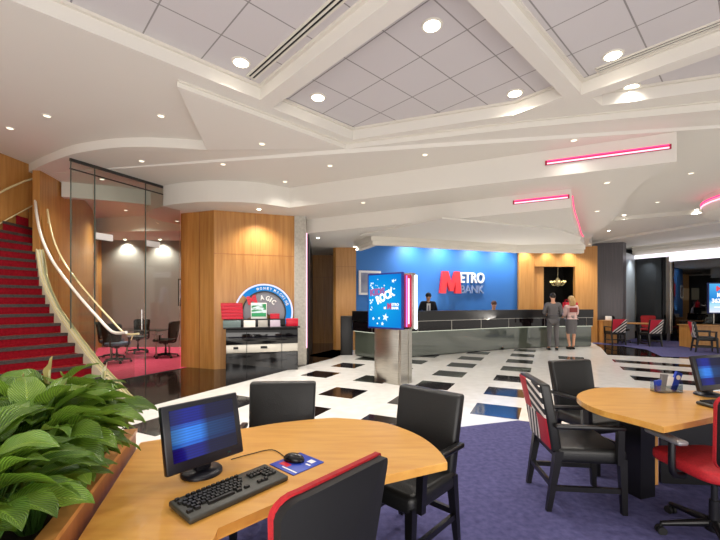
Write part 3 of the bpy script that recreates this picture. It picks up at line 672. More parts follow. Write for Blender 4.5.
mb = MB(); mb.box((.6, .3, 1.045), (1.3, .36, .165), bev=.004); mb.build('display_riser', black, mt)
for x, w in ((.2, .1), (.78, .14)):
    mb = MB(); mb.box((x, .015, .52), (w, .02, .05)); mb.build('slot', blackmat, mt)
for x in (.42, 1.16):
    mb = MB(); mb.box((x, .008, .46), (.008, .012, .9)); mb.build('panel_joint', blackmat, mt)
# arch sign
at = thing('arch_sign', 'round arched sign with blue rim reading MAGIC MONEY MACHINE on the coin machine', 'sign', (mo.x, mo.y, .96), mang)
def arcslab(mb, cx, cz, r0, r1, a0, a1, y0, y1, mi=0, n=28):
    vs_, fs = [], []
    for i in range(n + 1):
        a = math.radians(a0 + (a1 - a0) * i / n)
        for r in (r0, r1):
            for y in (y0, y1): vs_.append((cx + r * math.cos(a), y, cz + r * math.sin(a)))
    for i in range(n):
        b = i * 4; c = b + 4
        for p, q in ((0, 2), (2, 3), (3, 1), (1, 0)): fs.append((b + p, b + q, c + q, c + p))
    fs += [(0, 1, 3, 2), (4 * n, 4 * n + 2, 4 * n + 3, 4 * n + 1)]
    mb.add(vs_, fs, False, mi)
ax, az, aR = .80, .31, .60
mb = MB(); arcslab(mb, ax, az, .02, .45, -30, 200, .26, .32); mb.build('grey_face', mat('arch_grey', '#8b8a92', .5), at)
mb = MB(); arcslab(mb, ax, az, .45, .48, -20, 195, .23, .33); mb.build('black_rim', black, at)
mb = MB(); arcslab(mb, ax, az, .48, aR, -30, 140, .25, .32); mb.build('blue_rim', emis('arch_blue', '#2c8fe0', .9), at)
mb = MB(); arcslab(mb, ax, az, aR, aR + .035, -20, 160, .24, .33); mb.build('light_edge', emis('arch_edge', '#d9dcff', 1.3), at)
mb = MB()
for s, a in zip('MONEYMACHINE', [108, 100, 92, 84, 77, 67, 59, 51, 44, 36, 29, 22]):
    r = .505; th = math.radians(a); c = Vector((ax + r * math.cos(th), .245, az + r * math.sin(th))); xd_ = Vector((math.sin(th), 0, -math.cos(th)))
    text(s, .06, .045 if s != 'I' else .015, mb, frameM(c, xd_, (math.cos(th), 0, math.sin(th))), .01, bold=.02)
mb.build('rim_lettering', blanc, at)
mb = MB(); text('M', .19, .2, mb, frameM((ax - .34, .24, az + .16), (1, 0, .25), (-.25, 0, 1)), .02, bold=.08); mb.build('red_letter', redp, at)
mb = MB()
for s, a in zip('AGIC', (101, 79, 61, 52)):
    th = math.radians(a); r = .27; c = Vector((ax + r * math.cos(th) - .03, .245, az + r * math.sin(th))); text(s, .11, .085 if s != 'I' else .03, mb, frameM(c, (math.sin(th), 0, -math.cos(th)), (math.cos(th), 0, math.sin(th))), .015, bold=.04)
mb.build('lettering', blanc, at)
# screen with a green landscape
sc = thing('display_screen', 'small screen showing a green landscape in front of the arch sign', 'screen', tuple(MM @ Vector((.68, .18, 1.13))), mang)
mb = MB(); mb.box((0, 0, .175), (.34, .03, .35), bev=.006); mb.build('housing', blanc, sc)
mb = MB(); mb.box((0, -.017, .23), (.31, .004, .2)); mb.build('picture', noisemat('landscape', '#0b8a4a', '#d8ecf0', (1, 1, 3), 5, .4, 3, .45, .55), sc)
mb = MB(); mb.box((0, -.017, .09), (.31, .005, .08)); mb.build('green_strip', mat('green_strip', '#1d9a5c', .4), sc)
def redbox(x, y, w, d, h, z, lab, rz=0, mtl=None, nm='red_box', grp='red packs on the coin machine'):
    o = thing(nm, lab, 'box', tuple(MM @ Vector((x, y, z))), mang + rz, grp)
    mb = MB(); mb.box((0, 0, h / 2), (w, d, h), bev=.004); mb.build('carton', mtl or redp, o)
    mb = MB(); mb.box((0, 0, h * .8), (w + .004, d + .004, .006)); mb.build('lid_edge', mat('redline', '#7a0a20', .5) if 'redline' not in MATS else MATS['redline'], o)
for i in range(5): redbox(.13 - .004 * i, .16, .44, .1, .069, 1.131 + .07 * i, 'flat red box in the stack left of the arch sign, %s' % ('lowest', 'second from the bottom', 'in the middle', 'second from the top', 'topmost')[i])
for i in range(2): redbox(1.02, .16, .2, .1, .055, 1.131 + .056 * i, 'small red box right of the landscape screen, %s of two' % ('lower', 'upper')[i])
redbox(1.40, .16, .26, .12, .17, .961, 'deep crimson box at the right end of the coin machine', .0)
for x, w, c, nmm in ((.12, .36, '#5e6f6e', 'grey_tray'), (.48, .24, '#dcd8d0', 'white_tray'), (.76, .2, '#a29e96', 'silver_tray'), (1.02, .22, '#b9a9b8', 'lilac_tray')):
    t = thing('tray', {'grey_tray': 'dark grey green tray at the left front edge of the coin machine', 'white_tray': 'white tray at the front edge of the coin machine', 'silver_tray': 'silver coin tray at the middle front of the coin machine', 'lilac_tray': 'pale lilac tray at the right front of the coin machine'}[nmm], 'tray', tuple(MM @ Vector((x, .045, .961))), mang)
    mb = MB(); mb.box((0, .0, .008), (w, .08, .016)); mb.box((0, .015, .075), (w, .02, .14), bev=.004, rx=-.25); mb.build('tray_body', mat(nmm, c, .35), t)

# ================================================================ kiosk
Kc = Vector((.75, 6.85)); Kl = Vector((.277, 7.28)); Kr = Vector((.92, 7.02))
kx = (Kc - Kl).normalized(); ky = Vector((-kx.y, kx.x)); kang = math.atan2(kx.y, kx.x)
kt = thing('advertising_kiosk', 'free standing illuminated kiosk with blue poster on a brushed steel pillar', 'kiosk', (Kc.x, Kc.y, 0), kang)
mb = MB(); mb.box((-.33, .06, .5), (.62, .12, 1.0)); mb.box((-.325, -.0, .5), (.5, .03, 1.0), bev=.004); mb.build('steel_base', steel, kt)
mb = MB(); mb.box((-.05, .18, .5), (.03, .14, 1.0)); mb.box((-.33, .29, .5), (.62, .1, 1.0)); mb.build('steel_fin', steel, kt)
mb = MB(); mb.box((-.36, -.02, 1.52), (.82, .06, 1.03), bev=.006); mb.build('blue_lightbox', mat('lightbox_edge', '#14227a', .3), kt)
def poster():
    m, nt, p = newmat('poster'); N = nt.nodes; L = nt.links; nt.nodes.remove(p); out = N['Material Output']
    tc = N.new('ShaderNodeTexCoord'); g = N.new('ShaderNodeTexGradient'); g.gradient_type = 'SPHERICAL'; mp = N.new('ShaderNodeMapping'); mp.inputs['Location'].default_value = (-.5, 0, -.45)
    mp.inputs['Location'].default_value = (.4, .06, -1.5)
    r = N.new('ShaderNodeValToRGB'); r.color_ramp.elements[0].color = lin('#0a4fd0'); r.color_ramp.elements[1].color = lin('#18b0f0')
    e = N.new('ShaderNodeEmission'); e.inputs[1].default_value = .95
    L.new(tc.outputs['Object'], mp.inputs[0]); L.new(mp.outputs[0], g.inputs[0]); L.new(g.outputs['Fac'], r.inputs[0]); L.new(r.outputs[0], e.inputs[0]); L.new(e.outputs[0], out.inputs[0]); return m
mb = MB(); mb.box((-.36, -.053, 1.52), (.76, .006, .97)); mb.build('poster', poster(), kt)
random.seed(4); mb = MB()
def star(mb, x, z, r, y=-.06, pts=5, rot=0):
    P = []
    for i in range(pts * 2): a = rot + math.pi * i / pts; q = r if i % 2 == 0 else r * .42; P.append((q * math.sin(a), q * math.cos(a)))
    bm = bmesh.new(); vv = [bm.verts.new((x + px, y, z + pz)) for px, pz in P]; c = bm.verts.new((x, y - .004, z))
    for i in range(len(vv)): bm.faces.new((vv[i], c, vv[(i + 1) % len(vv)]))
    mb.bm(bm)
for i in range(34):
    t = i / 34; x = -.70 + random.uniform(0, .08) if i % 2 else -.66 + random.uniform(0, .6); z = 1.3 + random.uniform(0, .58) if i % 2 else 1.80 + random.uniform(-.08, .12); star(mb, x, z, random.uniform(.012, .026), rot=random.random())
for x, z, r in ((-.33, 1.22, .075), (-.15, 1.88, .04), (-.62, 1.19, .035), (-.48, 1.2, .03), (-.4, 1.1, .04), (-.52, 1.1, .025)): star(mb, x, z, r, rot=.2)
mb.build('white_stars', emis('star_white', '#dff4ff', 1.4), kt)
mb = MB(); text('KIDS', .13, .36, mb, frameM((-.69, -.062, 1.61), (1, 0, .08), (-.1, 0, 1)), .006, bold=.05); mb.build('pink_lettering', emis('poster_pink', '#b06aa8', .9), kt)
mb = MB(); text('ROCK', .16, .44, mb, frameM((-.50, -.067, 1.45), (1, 0, .42), (-.35, 0, 1)), .006, bold=.05); mb.build('white_lettering', emis('poster_white', '#f4f8ff', 1.4), kt)
mb = MB(); text('M', .11, .09, mb, frameM((-.28, -.064, 1.37), (1, 0, 0)), .006, bold=.05); mb.build('red_lettering', emis('poster_red', '#d05080', .9), kt)
mb = MB(); text('ETRO', .05, .16, mb, frameM((-.18, -.064, 1.43), (1, 0, 0)), .006, bold=.03); text('BANK', .045, .16, mb, frameM((-.18, -.064, 1.37), (1, 0, 0)), .006, bold=.03); text('at', .05, .05, mb, frameM((-.36, -.064, 1.37), (1, 0, 0)), .006, bold=.02); mb.build('small_lettering', emis('poster_white2', '#f4f8ff', 1.3), kt)
mb = MB(); mb.box((-.03, .2, 1.52), (.1, .16, .96)); mb.build('red_side_panel', mat('kiosk_red', '#a01236', .3, emit='#c01038', es=.5), kt)
mb = MB(); mb.tube([(.03, .17, 1.1), (.03, .17, 1.93)], .013); mb.build('pink_tube', e_pinkw, kt)
mb = MB(); mb.tube([(.035, .095, 1.05), (.035, .095, 1.98)], .014); mb.build('pink_tube', emis('lilac', '#c77ad8', 1.4), kt)
mb = MB(); mb.box((-.37, .31, 1.52), (.84, .1, 1.03), bev=.004); mb.build('steel_lightbox', steel, kt)
mb = MB(); mb.box((.06, .36, 1.50), (.03, .04, 1.0), bev=.006); mb.build('white_tube', e_white, kt)

# ================================================================ side chairs
def stripes(name, ang, flip):
    m, nt, p = newmat(name); N = nt.nodes; L = nt.links
    tc = N.new('ShaderNodeTexCoord'); sp = N.new('ShaderNodeSeparateXYZ'); L.new(tc.outputs['Object'], sp.inputs[0])
    def M(op, a, b=None):
        n = N.new('ShaderNodeMath'); n.operation = op
        for i, x in enumerate((a, b)):
            if x is None: continue
            if isinstance(x, (int, float)): n.inputs[i].default_value = x
            else: L.new(x, n.inputs[i])
        return n.outputs[0]
    x, z = sp.outputs[0], sp.outputs[2]
    d = M('ADD', M('MULTIPLY', x, math.cos(ang)), M('MULTIPLY', z, math.sin(ang)))
    q = M('ADD', M('MULTIPLY', x, -math.sin(ang)), M('MULTIPLY', z, math.cos(ang)))
    st_ = M('LESS_THAN', M('FRACT', M('MULTIPLY', q if flip else d, 12.0)), .5)
    half = M('GREATER_THAN', d, .38) if not flip else M('GREATER_THAN', M('SUBTRACT', M('MULTIPLY', z, 1.0), M('MULTIPLY', x, 1.15 * flip)), .70)
    a = N.new('ShaderNodeMix'); a.data_type = 'RGBA'; L.new(st_, a.inputs[0]); a.inputs[6].default_value = lin('#e6e0d8'); a.inputs[7].default_value = lin('#1a1a1c')
    b = N.new('ShaderNodeMix'); b.data_type = 'RGBA'; L.new(half, b.inputs[0]); L.new(a.outputs[2], b.inputs[6]); b.inputs[7].default_value = lin('#c41a35')
    L.new(b.outputs[2], p.inputs['Base Color']); p.inputs['Roughness'].default_value = .7; return m
stripe_mat = stripes('red_and_stripes', .7, 1)
def bandmat():
    m, nt, p = newmat('red_white_bands'); N = nt.nodes; L = nt.links
    tc = N.new('ShaderNodeTexCoord'); sp = N.new('ShaderNodeSeparateXYZ'); L.new(tc.outputs['Object'], sp.inputs[0])
    def M(op, *a):
        n = N.new('ShaderNodeMath'); n.operation = op
        for i, x in enumerate(a):
            if isinstance(x, (int, float)): n.inputs[i].default_value = x
            else: L.new(x, n.inputs[i])
        return n.outputs[0]
    x, z = sp.outputs[0], sp.outputs[2]
    # upper bands: on the side nearer the room, lower bands: upright stripes on the other side
    up = M('MULTIPLY', M('GREATER_THAN', z, .665), M('GREATER_THAN', x, -.06)); s1 = M('LESS_THAN', M('FRACT', M('MULTIPLY', M('ADD', z, M('MULTIPLY', x, .3)), 12.5)), .45)
    lo = M('MULTIPLY', M('LESS_THAN', z, .665), M('LESS_THAN', x, .03)); s2 = M('LESS_THAN', M('FRACT', M('MULTIPLY', M('SUBTRACT', x, M('MULTIPLY', z, .25)), 15.0)), .5)
    wmask = M('ADD', M('MULTIPLY', up, s1), M('MULTIPLY', lo, s2)); kmask = M('ADD', M('MULTIPLY', up, M('SUBTRACT', 1.0, s1)), M('MULTIPLY', lo, M('SUBTRACT', 1.0, s2)))
    a = N.new('ShaderNodeMix'); a.data_type = 'RGBA'; L.new(kmask, a.inputs[0]); a.inputs[6].default_value = lin('#b31a2b'); a.inputs[7].default_value = lin('#17171a')
    b = N.new('ShaderNodeMix'); b.data_type = 'RGBA'; L.new(wmask, b.inputs[0]); L.new(a.outputs[2], b.inputs[6]); b.inputs[7].default_value = lin('#e6e0d6')
    L.new(b.outputs[2], p.inputs['Base Color']); p.inputs['Roughness'].default_value = .6; return m
def bent_slab(w, z0, z1, y0, lean, t, curve=.0, n=8, r=.02):
    """upright upholstered slab, rounded, leaning back towards -Y"""
    bm = bmesh.new(); bmesh.ops.create_cube(bm, size=1)
    for v in bm.verts: v.co = Vector((v.co.x * w, v.co.y * t, v.co.z * (z1 - z0)))
    bmesh.ops.bevel(bm, geom=bm.edges[:], offset=r, segments=3, profile=.5, affect='EDGES')
    bmesh.ops.bisect_plane(bm, geom=bm.verts[:] + bm.edges[:] + bm.faces[:], plane_co=(0, 0, 0), plane_no=(0, 0, 1))
    for q in (-.25, .25): bmesh.ops.bisect_plane(bm, geom=bm.verts[:] + bm.edges[:] + bm.faces[:], plane_co=(q * w, 0, 0), plane_no=(1, 0, 0))
    for v in bm.verts:
        f = max(0, (v.co.z + (z1 - z0) / 2) / (z1 - z0)); v.co.y += y0 - lean * f ** 1.2 + curve * (1 - (2 * v.co.x / w) ** 2) * -1; v.co.x *= 1 - .06 * (1 - f); v.co.z += (z0 + z1) / 2
    return bm
def taper(mb, a, b, s0, s1, M=None):
    a, b = Vector(a), Vector(b); vs_ = []
    for p, s in ((a, s0), (b, s1)):
        for dx, dy in ((-1, -1), (1, -1), (1, 1), (-1, 1)): vs_.append((p.x + dx * s / 2, p.y + dy * s / 2, p.z))
    mb.add(vs_, [(3, 2, 1, 0), (4, 5, 6, 7), (0, 1, 5, 4), (1, 2, 6, 5), (2, 3, 7, 6), (3, 0, 4, 7)], False, 0, M)
def side_chair(label, group, panel, loc, rz):
    t = thing('side_chair', label, 'chair', loc, rz, group)
    mb = MB(); mb.box((0, .02, .41), (.48, .47, .11), bev=.035, seg=4); mb.build('seat', leather, t)
    mb = MB(); mb.bm(bent_slab(.48, .42, .915, -.21, .09, .075), True); mb.build('backrest', leather, t)
    if panel:
        mb = MB(); mb.bm(bent_slab(.455, .44, .90, -.243, .09, .02, r=.008), True); mb.build('back_panel', panel, t)
    for sx in (-1, 1):
        mb = MB(); taper(mb, (sx * .215, .225, .40), (sx * .215, .24, 0), .05, .034); mb.build('leg', black, t)
        mb = MB(); taper(mb, (sx * .215, -.2, .44), (sx * .215, -.27, 0), .055, .034); mb.build('leg', black, t)
        mb = MB(); mb.box((sx * .262, -.01, .625), (.045, .46, .03), bev=.008); taper(mb, (sx * .262, .19, .615), (sx * .25, .19, .37), .042, .042); mb.build('armrest', black, t)
        mb = MB(); mb.box((sx * .215, -.01, .17), (.025, .46, .035)); mb.build('stretcher', black, t)
    mb = MB(); mb.box((0, -.245, .19), (.4, .025, .035)); mb.build('stretcher', black, t)
    return t
f = face
chairA = side_chair('black leather side chair behind the round-ended table, tucked in opposite the keyboard', 'black side chairs at the wooden desks', None, (-.55, 2.52, 0), f(.05, -1))
chairB = dup(chairA, (.27, 2.36, 0), f(-.68, -.73), 'black leather side chair at the right tip of the foreground table, on purple carpet')
chairD = dup(chairA, (2.19, 3.58, 0), f(.25, -.97), 'black leather side chair on the far side of the right-hand table, beyond the striped one')
chairC = side_chair('black side chair with red and white striped back panel left of the right-hand table', 'striped side chairs', bandmat(), (1.64, 2.93, 0), f(.994, -.108))
chairE = side_chair('side chair with red and black-and-white back, left one at the far small table', 'striped side chairs', stripe_mat, (9.02, 13.55, 0), f(.12, 1))
dup(chairE, (9.9, 13.1, 0), f(-.05, 1), 'side chair with red and black-and-white back, right one at the far small table')
dup(chairE, (10.3, 11.45, 0), f(.9, -.45), 'side chair with red and white back panel at the pale desk under the poster screen')

# ================================================================ office chairs
def office_chair(name, label, group, seatm, backm, rimm, loc, rz):
    t = thing(name, label, 'office chair', loc, rz, group)
    bm = bmesh.new(); bmesh.ops.create_cube(bm, size=1)
    for v in bm.verts: v.co = Vector((v.co.x * .49 * (1 if v.co.y > 0 else .9), v.co.y * .48, v.co.z * .075))
    bmesh.ops.bevel(bm, geom=[e for e in bm.edges if abs(e.verts[0].co.z - e.verts[1].co.z) > .05], offset=.1, segments=5, profile=.5, affect='EDGES')
    bmesh.ops.bevel(bm, geom=[e for e in bm.edges if abs(e.verts[0].co.z - e.verts[1].co.z) < .01 ], offset=.028, segments=3, profile=.5, affect='EDGES')
    mb = MB(); mb.bm(bm, True, 0, Matrix.Translation((0, .02, .47))); mb.build('seat', seatm, t)
    mb = MB(); mb.box((0, 0, .415), (.24, .28, .035), bev=.01); mb.lathe([(.06, .36), (.06, .4)], seg=16); mb.build('mechanism', black, t)
    def shield(w, z0, z1, y0, th, r, nx=10, nz=12):
        P = []; 
        for i in range(4):
            cx_, cz_ = ((w / 2 - r, z1 - r), (-w / 2 + r, z1 - r), (-w / 2 * .86 + r, z0 + r), (w / 2 * .86 - r, z0 + r))[i]
            for k_ in range(6): a = math.radians(i * 90 + k_ * 18); P.append((cx_ + r * math.cos(a), cz_ + r * math.sin(a)))
        vs_, fs = [], []; n = len(P)
        def yy(x, z): return y0 + .05 * (2 * x / w) ** 2 - .07 * max(0, (z - z0) / (z1 - z0)) ** 1.3
        for e in (0, 1):
            for x, z in P: vs_.append((x, yy(x, z) + (th if e else 0), z))
        for e in (0, 1):
            for j in range(1, 5):
                s = 1 - j / 5
                for x, z in P: xx = x * s; zz = (z - (z0 + z1) / 2) * s + (z0 + z1) / 2; vs_.append((xx, yy(xx, zz) + (th * 1.0 if e else 0), zz))
        def ringi(e, j): return (e * n if j == 0 else 2 * n + e * 4 * n + (j - 1) * n)
        for e in (0, 1):
            for j in range(4):
                A, B = ringi(e, j), ringi(e, j + 1)
                for i in range(n):
                    q = (A + i, A + (i + 1) % n, B + (i + 1) % n, B + i); fs.append(q if not e else q[::-1])
            c = ringi(e, 4); q = tuple(c + i for i in range(n)); fs.append(q if not e else q[::-1])
        for i in range(n): fs.append((i, n + i, n + (i + 1) % n, (i + 1) % n))
        return vs_, fs
    a, b = shield(.46, .53, .975, -.27, .035, .06); mb = MB(); mb.add(a, b, True); mb.build('backrest', backm, t)
    a, b = shield(.47, .525, .983, -.238, .018, .065); mb = MB(); mb.add(a, b, True); mb.build('back_cushion', rimm, t)
    mb = MB(); mb.tube(smooth([(0, -.08, .41), (0, -.27, .43), (0, -.31, .6), (0, -.33, .72)], 5), .02, 8); mb.build('back_support', black, t)
    for sx in (-1, 1):
        mb = MB(); mb.tube(smooth([(sx * .2, .0, .41), (sx * .29, -.02, .44), (sx * .295, -.02, .63)], 4), .02, 8); mb.build('arm_post', black, t)
        mb = MB(); mb.box((sx * .295, .03, .645), (.07, .27, .03), bev=.013, seg=3); mb.build('armrest', silverplastic, t)
    mb = MB(); mb.lathe([(.028, .1), (.028, .25), (.018, .25), (.018, .4)], seg=16); mb.build('gas_lift', mat('dark_metal', '#3a3a3c', .3, .8) if 'dark_metal' not in MATS else MATS['dark_metal'], t)
    mb = MB(); mb.lathe([(.05, .06), (.05, .12)], seg=16)
    for k_ in range(5):
        a_ = 2 * math.pi * k_ / 5 + .4; mb.tube([(0.03 * math.cos(a_), .03 * math.sin(a_), .105), (.3 * math.cos(a_), .3 * math.sin(a_), .07)], [.026, .016], 8)
    mb.build('star_base', black, t)
    for k_ in range(5):
        a_ = 2 * math.pi * k_ / 5 + .4; mb = MB(); c = Vector((.3 * math.cos(a_), .3 * math.sin(a_), .028)); d = Vector((-math.sin(a_), math.cos(a_), 0)) * .012
        mb.tube([c - d * 2, c - d * .6], .027, 12); mb.tube([c + d * .6, c + d * 2], .027, 12); mb.tube([c, c + Vector((0, 0, .045))], .008, 6); mb.build('caster', blackmat, t)
    return t
oc1 = office_chair('office_chair', 'black backed office chair with red edge, seen from behind at the foreground table', 'office chairs at the wooden desks', redfab, blackmat, redfab, (-.265, 1.36, 0), f(-.75, .66))
oc2 = office_chair('office_chair', 'bright red seated office chair at the right frame edge under the right-hand table', 'office chairs at the wooden desks', redfab, blackmat, redfab, (2.24, 2.42, 0), f(-.04, .99))
oc3 = office_chair('office_chair', 'black office chair right of the glass table in the meeting room', 'office chairs in the meeting room', leather, leather, leather, (-5.25, 10.35, 0), f(-.95, .1))
dup(oc3, (-6.55, 11.3, 0), f(.1, -1), 'black office chair on the far side of the meeting room glass table')
oc4 = office_chair('office_chair', 'office chair with a blue grey seat nearest the stairs in the meeting room', 'office chairs in the meeting room', mat('blue_grey_fabric', '#5c6a86', .7), blackmat, blackmat, (-6.0, 9.45, 0), f(-.1, 1))
dup(oc4, (-6.62, 10.2, 0), f(1, .2), 'office chair at the left end of the meeting room table, behind the handrail')
dup(oc2, (10.85, 14.45, 0), f(-.6, -.7), 'red office chair behind the far small table, against the dark windows')
dup(oc3, (9.66, 14.2, 0), f(.7, -.7), 'black office chair behind the far small table, beside the grey column', 'office chairs at the far table')

# ================================================================ tables
def desk_top(pts, z0, z1): mb = MB(); mb.prism([tuple(p) for p in pts], z0, z1, bev=.004, seg=2); return mb
far = smooth([(-1.0, 2.19, 0), (-.702, 2.30, 0), (-.529, 2.40, 0), (-.283, 2.49, 0), (-.13, 2.51, 0), (.127, 2.43, 0), (.26, 2.30, 0), (.35, 2.15, 0), (.40, 1.98, 0), (.415, 1.82, 0)], 4)
T1 = [(-1.19, 2.075)] + [p.to_2d() for p in far] + [(.047, 1.649), (-.321, 1.45), (-.481, 1.288), (-.43, .95), (-.8, .9), (-.9, 1.22)]
t1 = thing('round_ended_table', 'large warm wood desk with a rounded end and a computer, beside the leafy planter', 'table', (-.4, 1.8, 0), 0, 'round-ended wooden desks')
desk_top(T1, .70, .74).build('tabletop', wood_top, t1, True)
mb = MB(); mb.box((-.05, 2.0, .35), (.1, .5, .7)); mb.build('pedestal', black, t1, True)
mb = MB(); mb.box((-.86, 1.55, .35), (.05, .7, .7), rz=.35); mb.build('side_panel', black, t1, True)
T2 = [p.to_2d() for p in smooth([G(664, 427, .74), G(645, 421.5, .74), G(624, 416, .74), G(604, 411, .74), G(589, 405.5, .74), G(579, 399.5, .74), G(577, 395.5, .74), G(584, 391, .74), G(602, 387.5, .74), G(643, 387.8, .74)], 4)] + [G(690, 390.5, .74).to_2d(), Vector((3.6, 3.2)), Vector((3.5, 3.0)), G(720, 415.5, .74).to_2d()]
t2 = thing('round_ended_table', 'right-hand wooden desk with a rounded end, leaflet holder and monitor', 'table', (2.2, 2.9, 0), 0, 'round-ended wooden desks')
desk_top(T2, .70, .74).build('tabletop', wood_top, t2, True)
mb = MB(); mb.box((2.17, 3.0, .35), (.15, .17, .7), rz=.3); mb.build('pedestal', black, t2, True)
mb = MB(); mb.box((2.42, 3.15, .35), (.035, .04, .7)); mb.build('wooden_leg', wood_pale, t2, True); mb = MB(); mb.box((2.98, 3.12, .35), (1.0, .03, .7), rz=-.1); mb.build('dark_modesty_panel', black, t2, True)  # modesty panel blackened and widened to stand for the dark under the desk
t3 = thing('meeting_table', 'glass topped meeting table behind the glass wall, on pink carpet', 'table', (-6.0, 10.5, 0))
mb = MB(); mb.box((0, 0, .735), (1.5, .95, .012), bev=.003); mb.build('glass_top', glassmat('table_glass', '#b8ccc6', .2), t3)
for x in (-.6, .6):
    for y in (-.35, .35): mb = MB(); mb.tube([(x, y, 0), (x, y, .729)], .022); mb.build('leg', steel, t3)
t4 = thing('small_round_table', 'small pale wood table between the far striped chairs', 'table', (10.1, 13.85, 0))
mb = MB(); mb.lathe([(.01, .71), (.46, .71), (.47, .72), (.47, .74), (.01, .74)], seg=32); mb.build('tabletop', wood_pale, t4)
mb = MB(); mb.lathe([(.25, 0), (.25, .02), (.04, .04), (.04, .71)], seg=16); mb.build('pedestal', black, t4)
# far low cabinet and white box
cb = thing('low_cabinet', 'low wooden cabinet at the foot of the dark grey column', 'cabinet', (9.08, 14.1, 0))
mb = MB(); mb.box((0, 0, .40), (.5, .4, .8)); mb.build('body', wood_v, cb)
mb = MB(); mb.box((0, 0, .815), (.54, .44, .03)); mb.build('top', wood_pale, cb)
mb = MB(); mb.box((.0, -.205, .4), (.46, .015, .74)); mb.build('door', wood_v, cb)
mb = MB(); mb.box((9.15, 14.1, .905), (.16, .14, .15), bev=.008); tag(mb.build('white_box', blanc), 'small white box on top of the low wooden cabinet', 'box')
dk = thing('pale_desk', 'pale wood desk with solid front panel in front of the dark windows', 'desk', (11.6, 12.6, 0))
mb = MB(); mb.box((11.65, 12.56, .36), (1.6, .05, .72)); mb.build('front_panel', wood_pale, dk, True)
mb = MB(); mb.box((11.65, 12.75, .735), (1.7, .6, .03)); mb.build('desktop', wood_pale, dk, True)
mb = MB(); mb.box((10.86, 12.76, .36), (.04, .5, .72)); mb.build('side_panel', wood_pale, dk, True)
tv = thing('poster_screen', 'bright blue and white poster screen on a thin pole by the windows', 'screen', (11.95, 12.8, .75))
mb = MB(); mb.box((11.85, 12.8, .765), (.3, .2, .03), bev=.005); mb.build('base', black, tv, True)
mb = MB(); mb.tube([(11.85, 12.83, .77), (11.85, 12.83, 1.3)], .015); mb.build('pole', steel, tv, True)
mb = MB(); mb.box((12.15, 12.8, 1.63), (1.06, .06, 1.02), bev=.008); mb.build('housing', mat('screen_rim', '#20337a', .3), tv, True)
def tvmat():
    m, nt, p = newmat('tv_picture'); N = nt.nodes; L = nt.links; nt.nodes.remove(p)
    tc = N.new('ShaderNodeTexCoord'); sp = N.new('ShaderNodeSeparateXYZ'); r = N.new('ShaderNodeValToRGB'); e = N.new('ShaderNodeEmission'); e.inputs[1].default_value = 1.0
    cr = r.color_ramp; cr.elements[0].color = lin('#e8eaf8'); cr.elements[1].color = lin('#58b4ee'); q = cr.elements.new(.3); q.color = lin('#a8e0f4'); q = cr.elements.new(.45); q.color = lin('#2484d8')
    L.new(tc.outputs['Generated'], sp.inputs[0]); L.new(sp.outputs[2], r.inputs[0]); L.new(r.outputs[0], e.inputs[0]); L.new(e.outputs[0], N['Material Output'].inputs[0]); return m
mb = MB(); mb.box((12.15, 12.767, 1.63), (1.0, .006, .96)); mb.build('picture', tvmat(), tv, True)
mb = MB(); text('M', .17, .2, mb, frameM((11.87, 12.762, 1.86), (1, 0, 0)), .004, bold=.05); mb.build('red_lettering', emis('tv_red', '#e8505a', 1), tv, True)
mb = MB(); text('ETRO', .10, .38, mb, frameM((12.09, 12.762, 1.95), (1, 0, 0)), .004, bold=.02); text('BANK', .07, .36, mb, frameM((12.09, 12.762, 1.86), (1, 0, 0)), .004, bold=.02)
text('MON-SUN', .15, .72, mb, frameM((11.9, 12.762, 1.66), (1, 0, 0)), .004, bold=.04); text('362 DAYS', .15, .85, mb, frameM((11.72, 12.762, 1.47), (1, 0, 0)), .004, bold=.04); mb.box((12.2, 12.762, 1.33), (.8, .004, .03)); mb.build('white_lettering', emis('tv_white', '#ffffff', 1.2), tv, True)

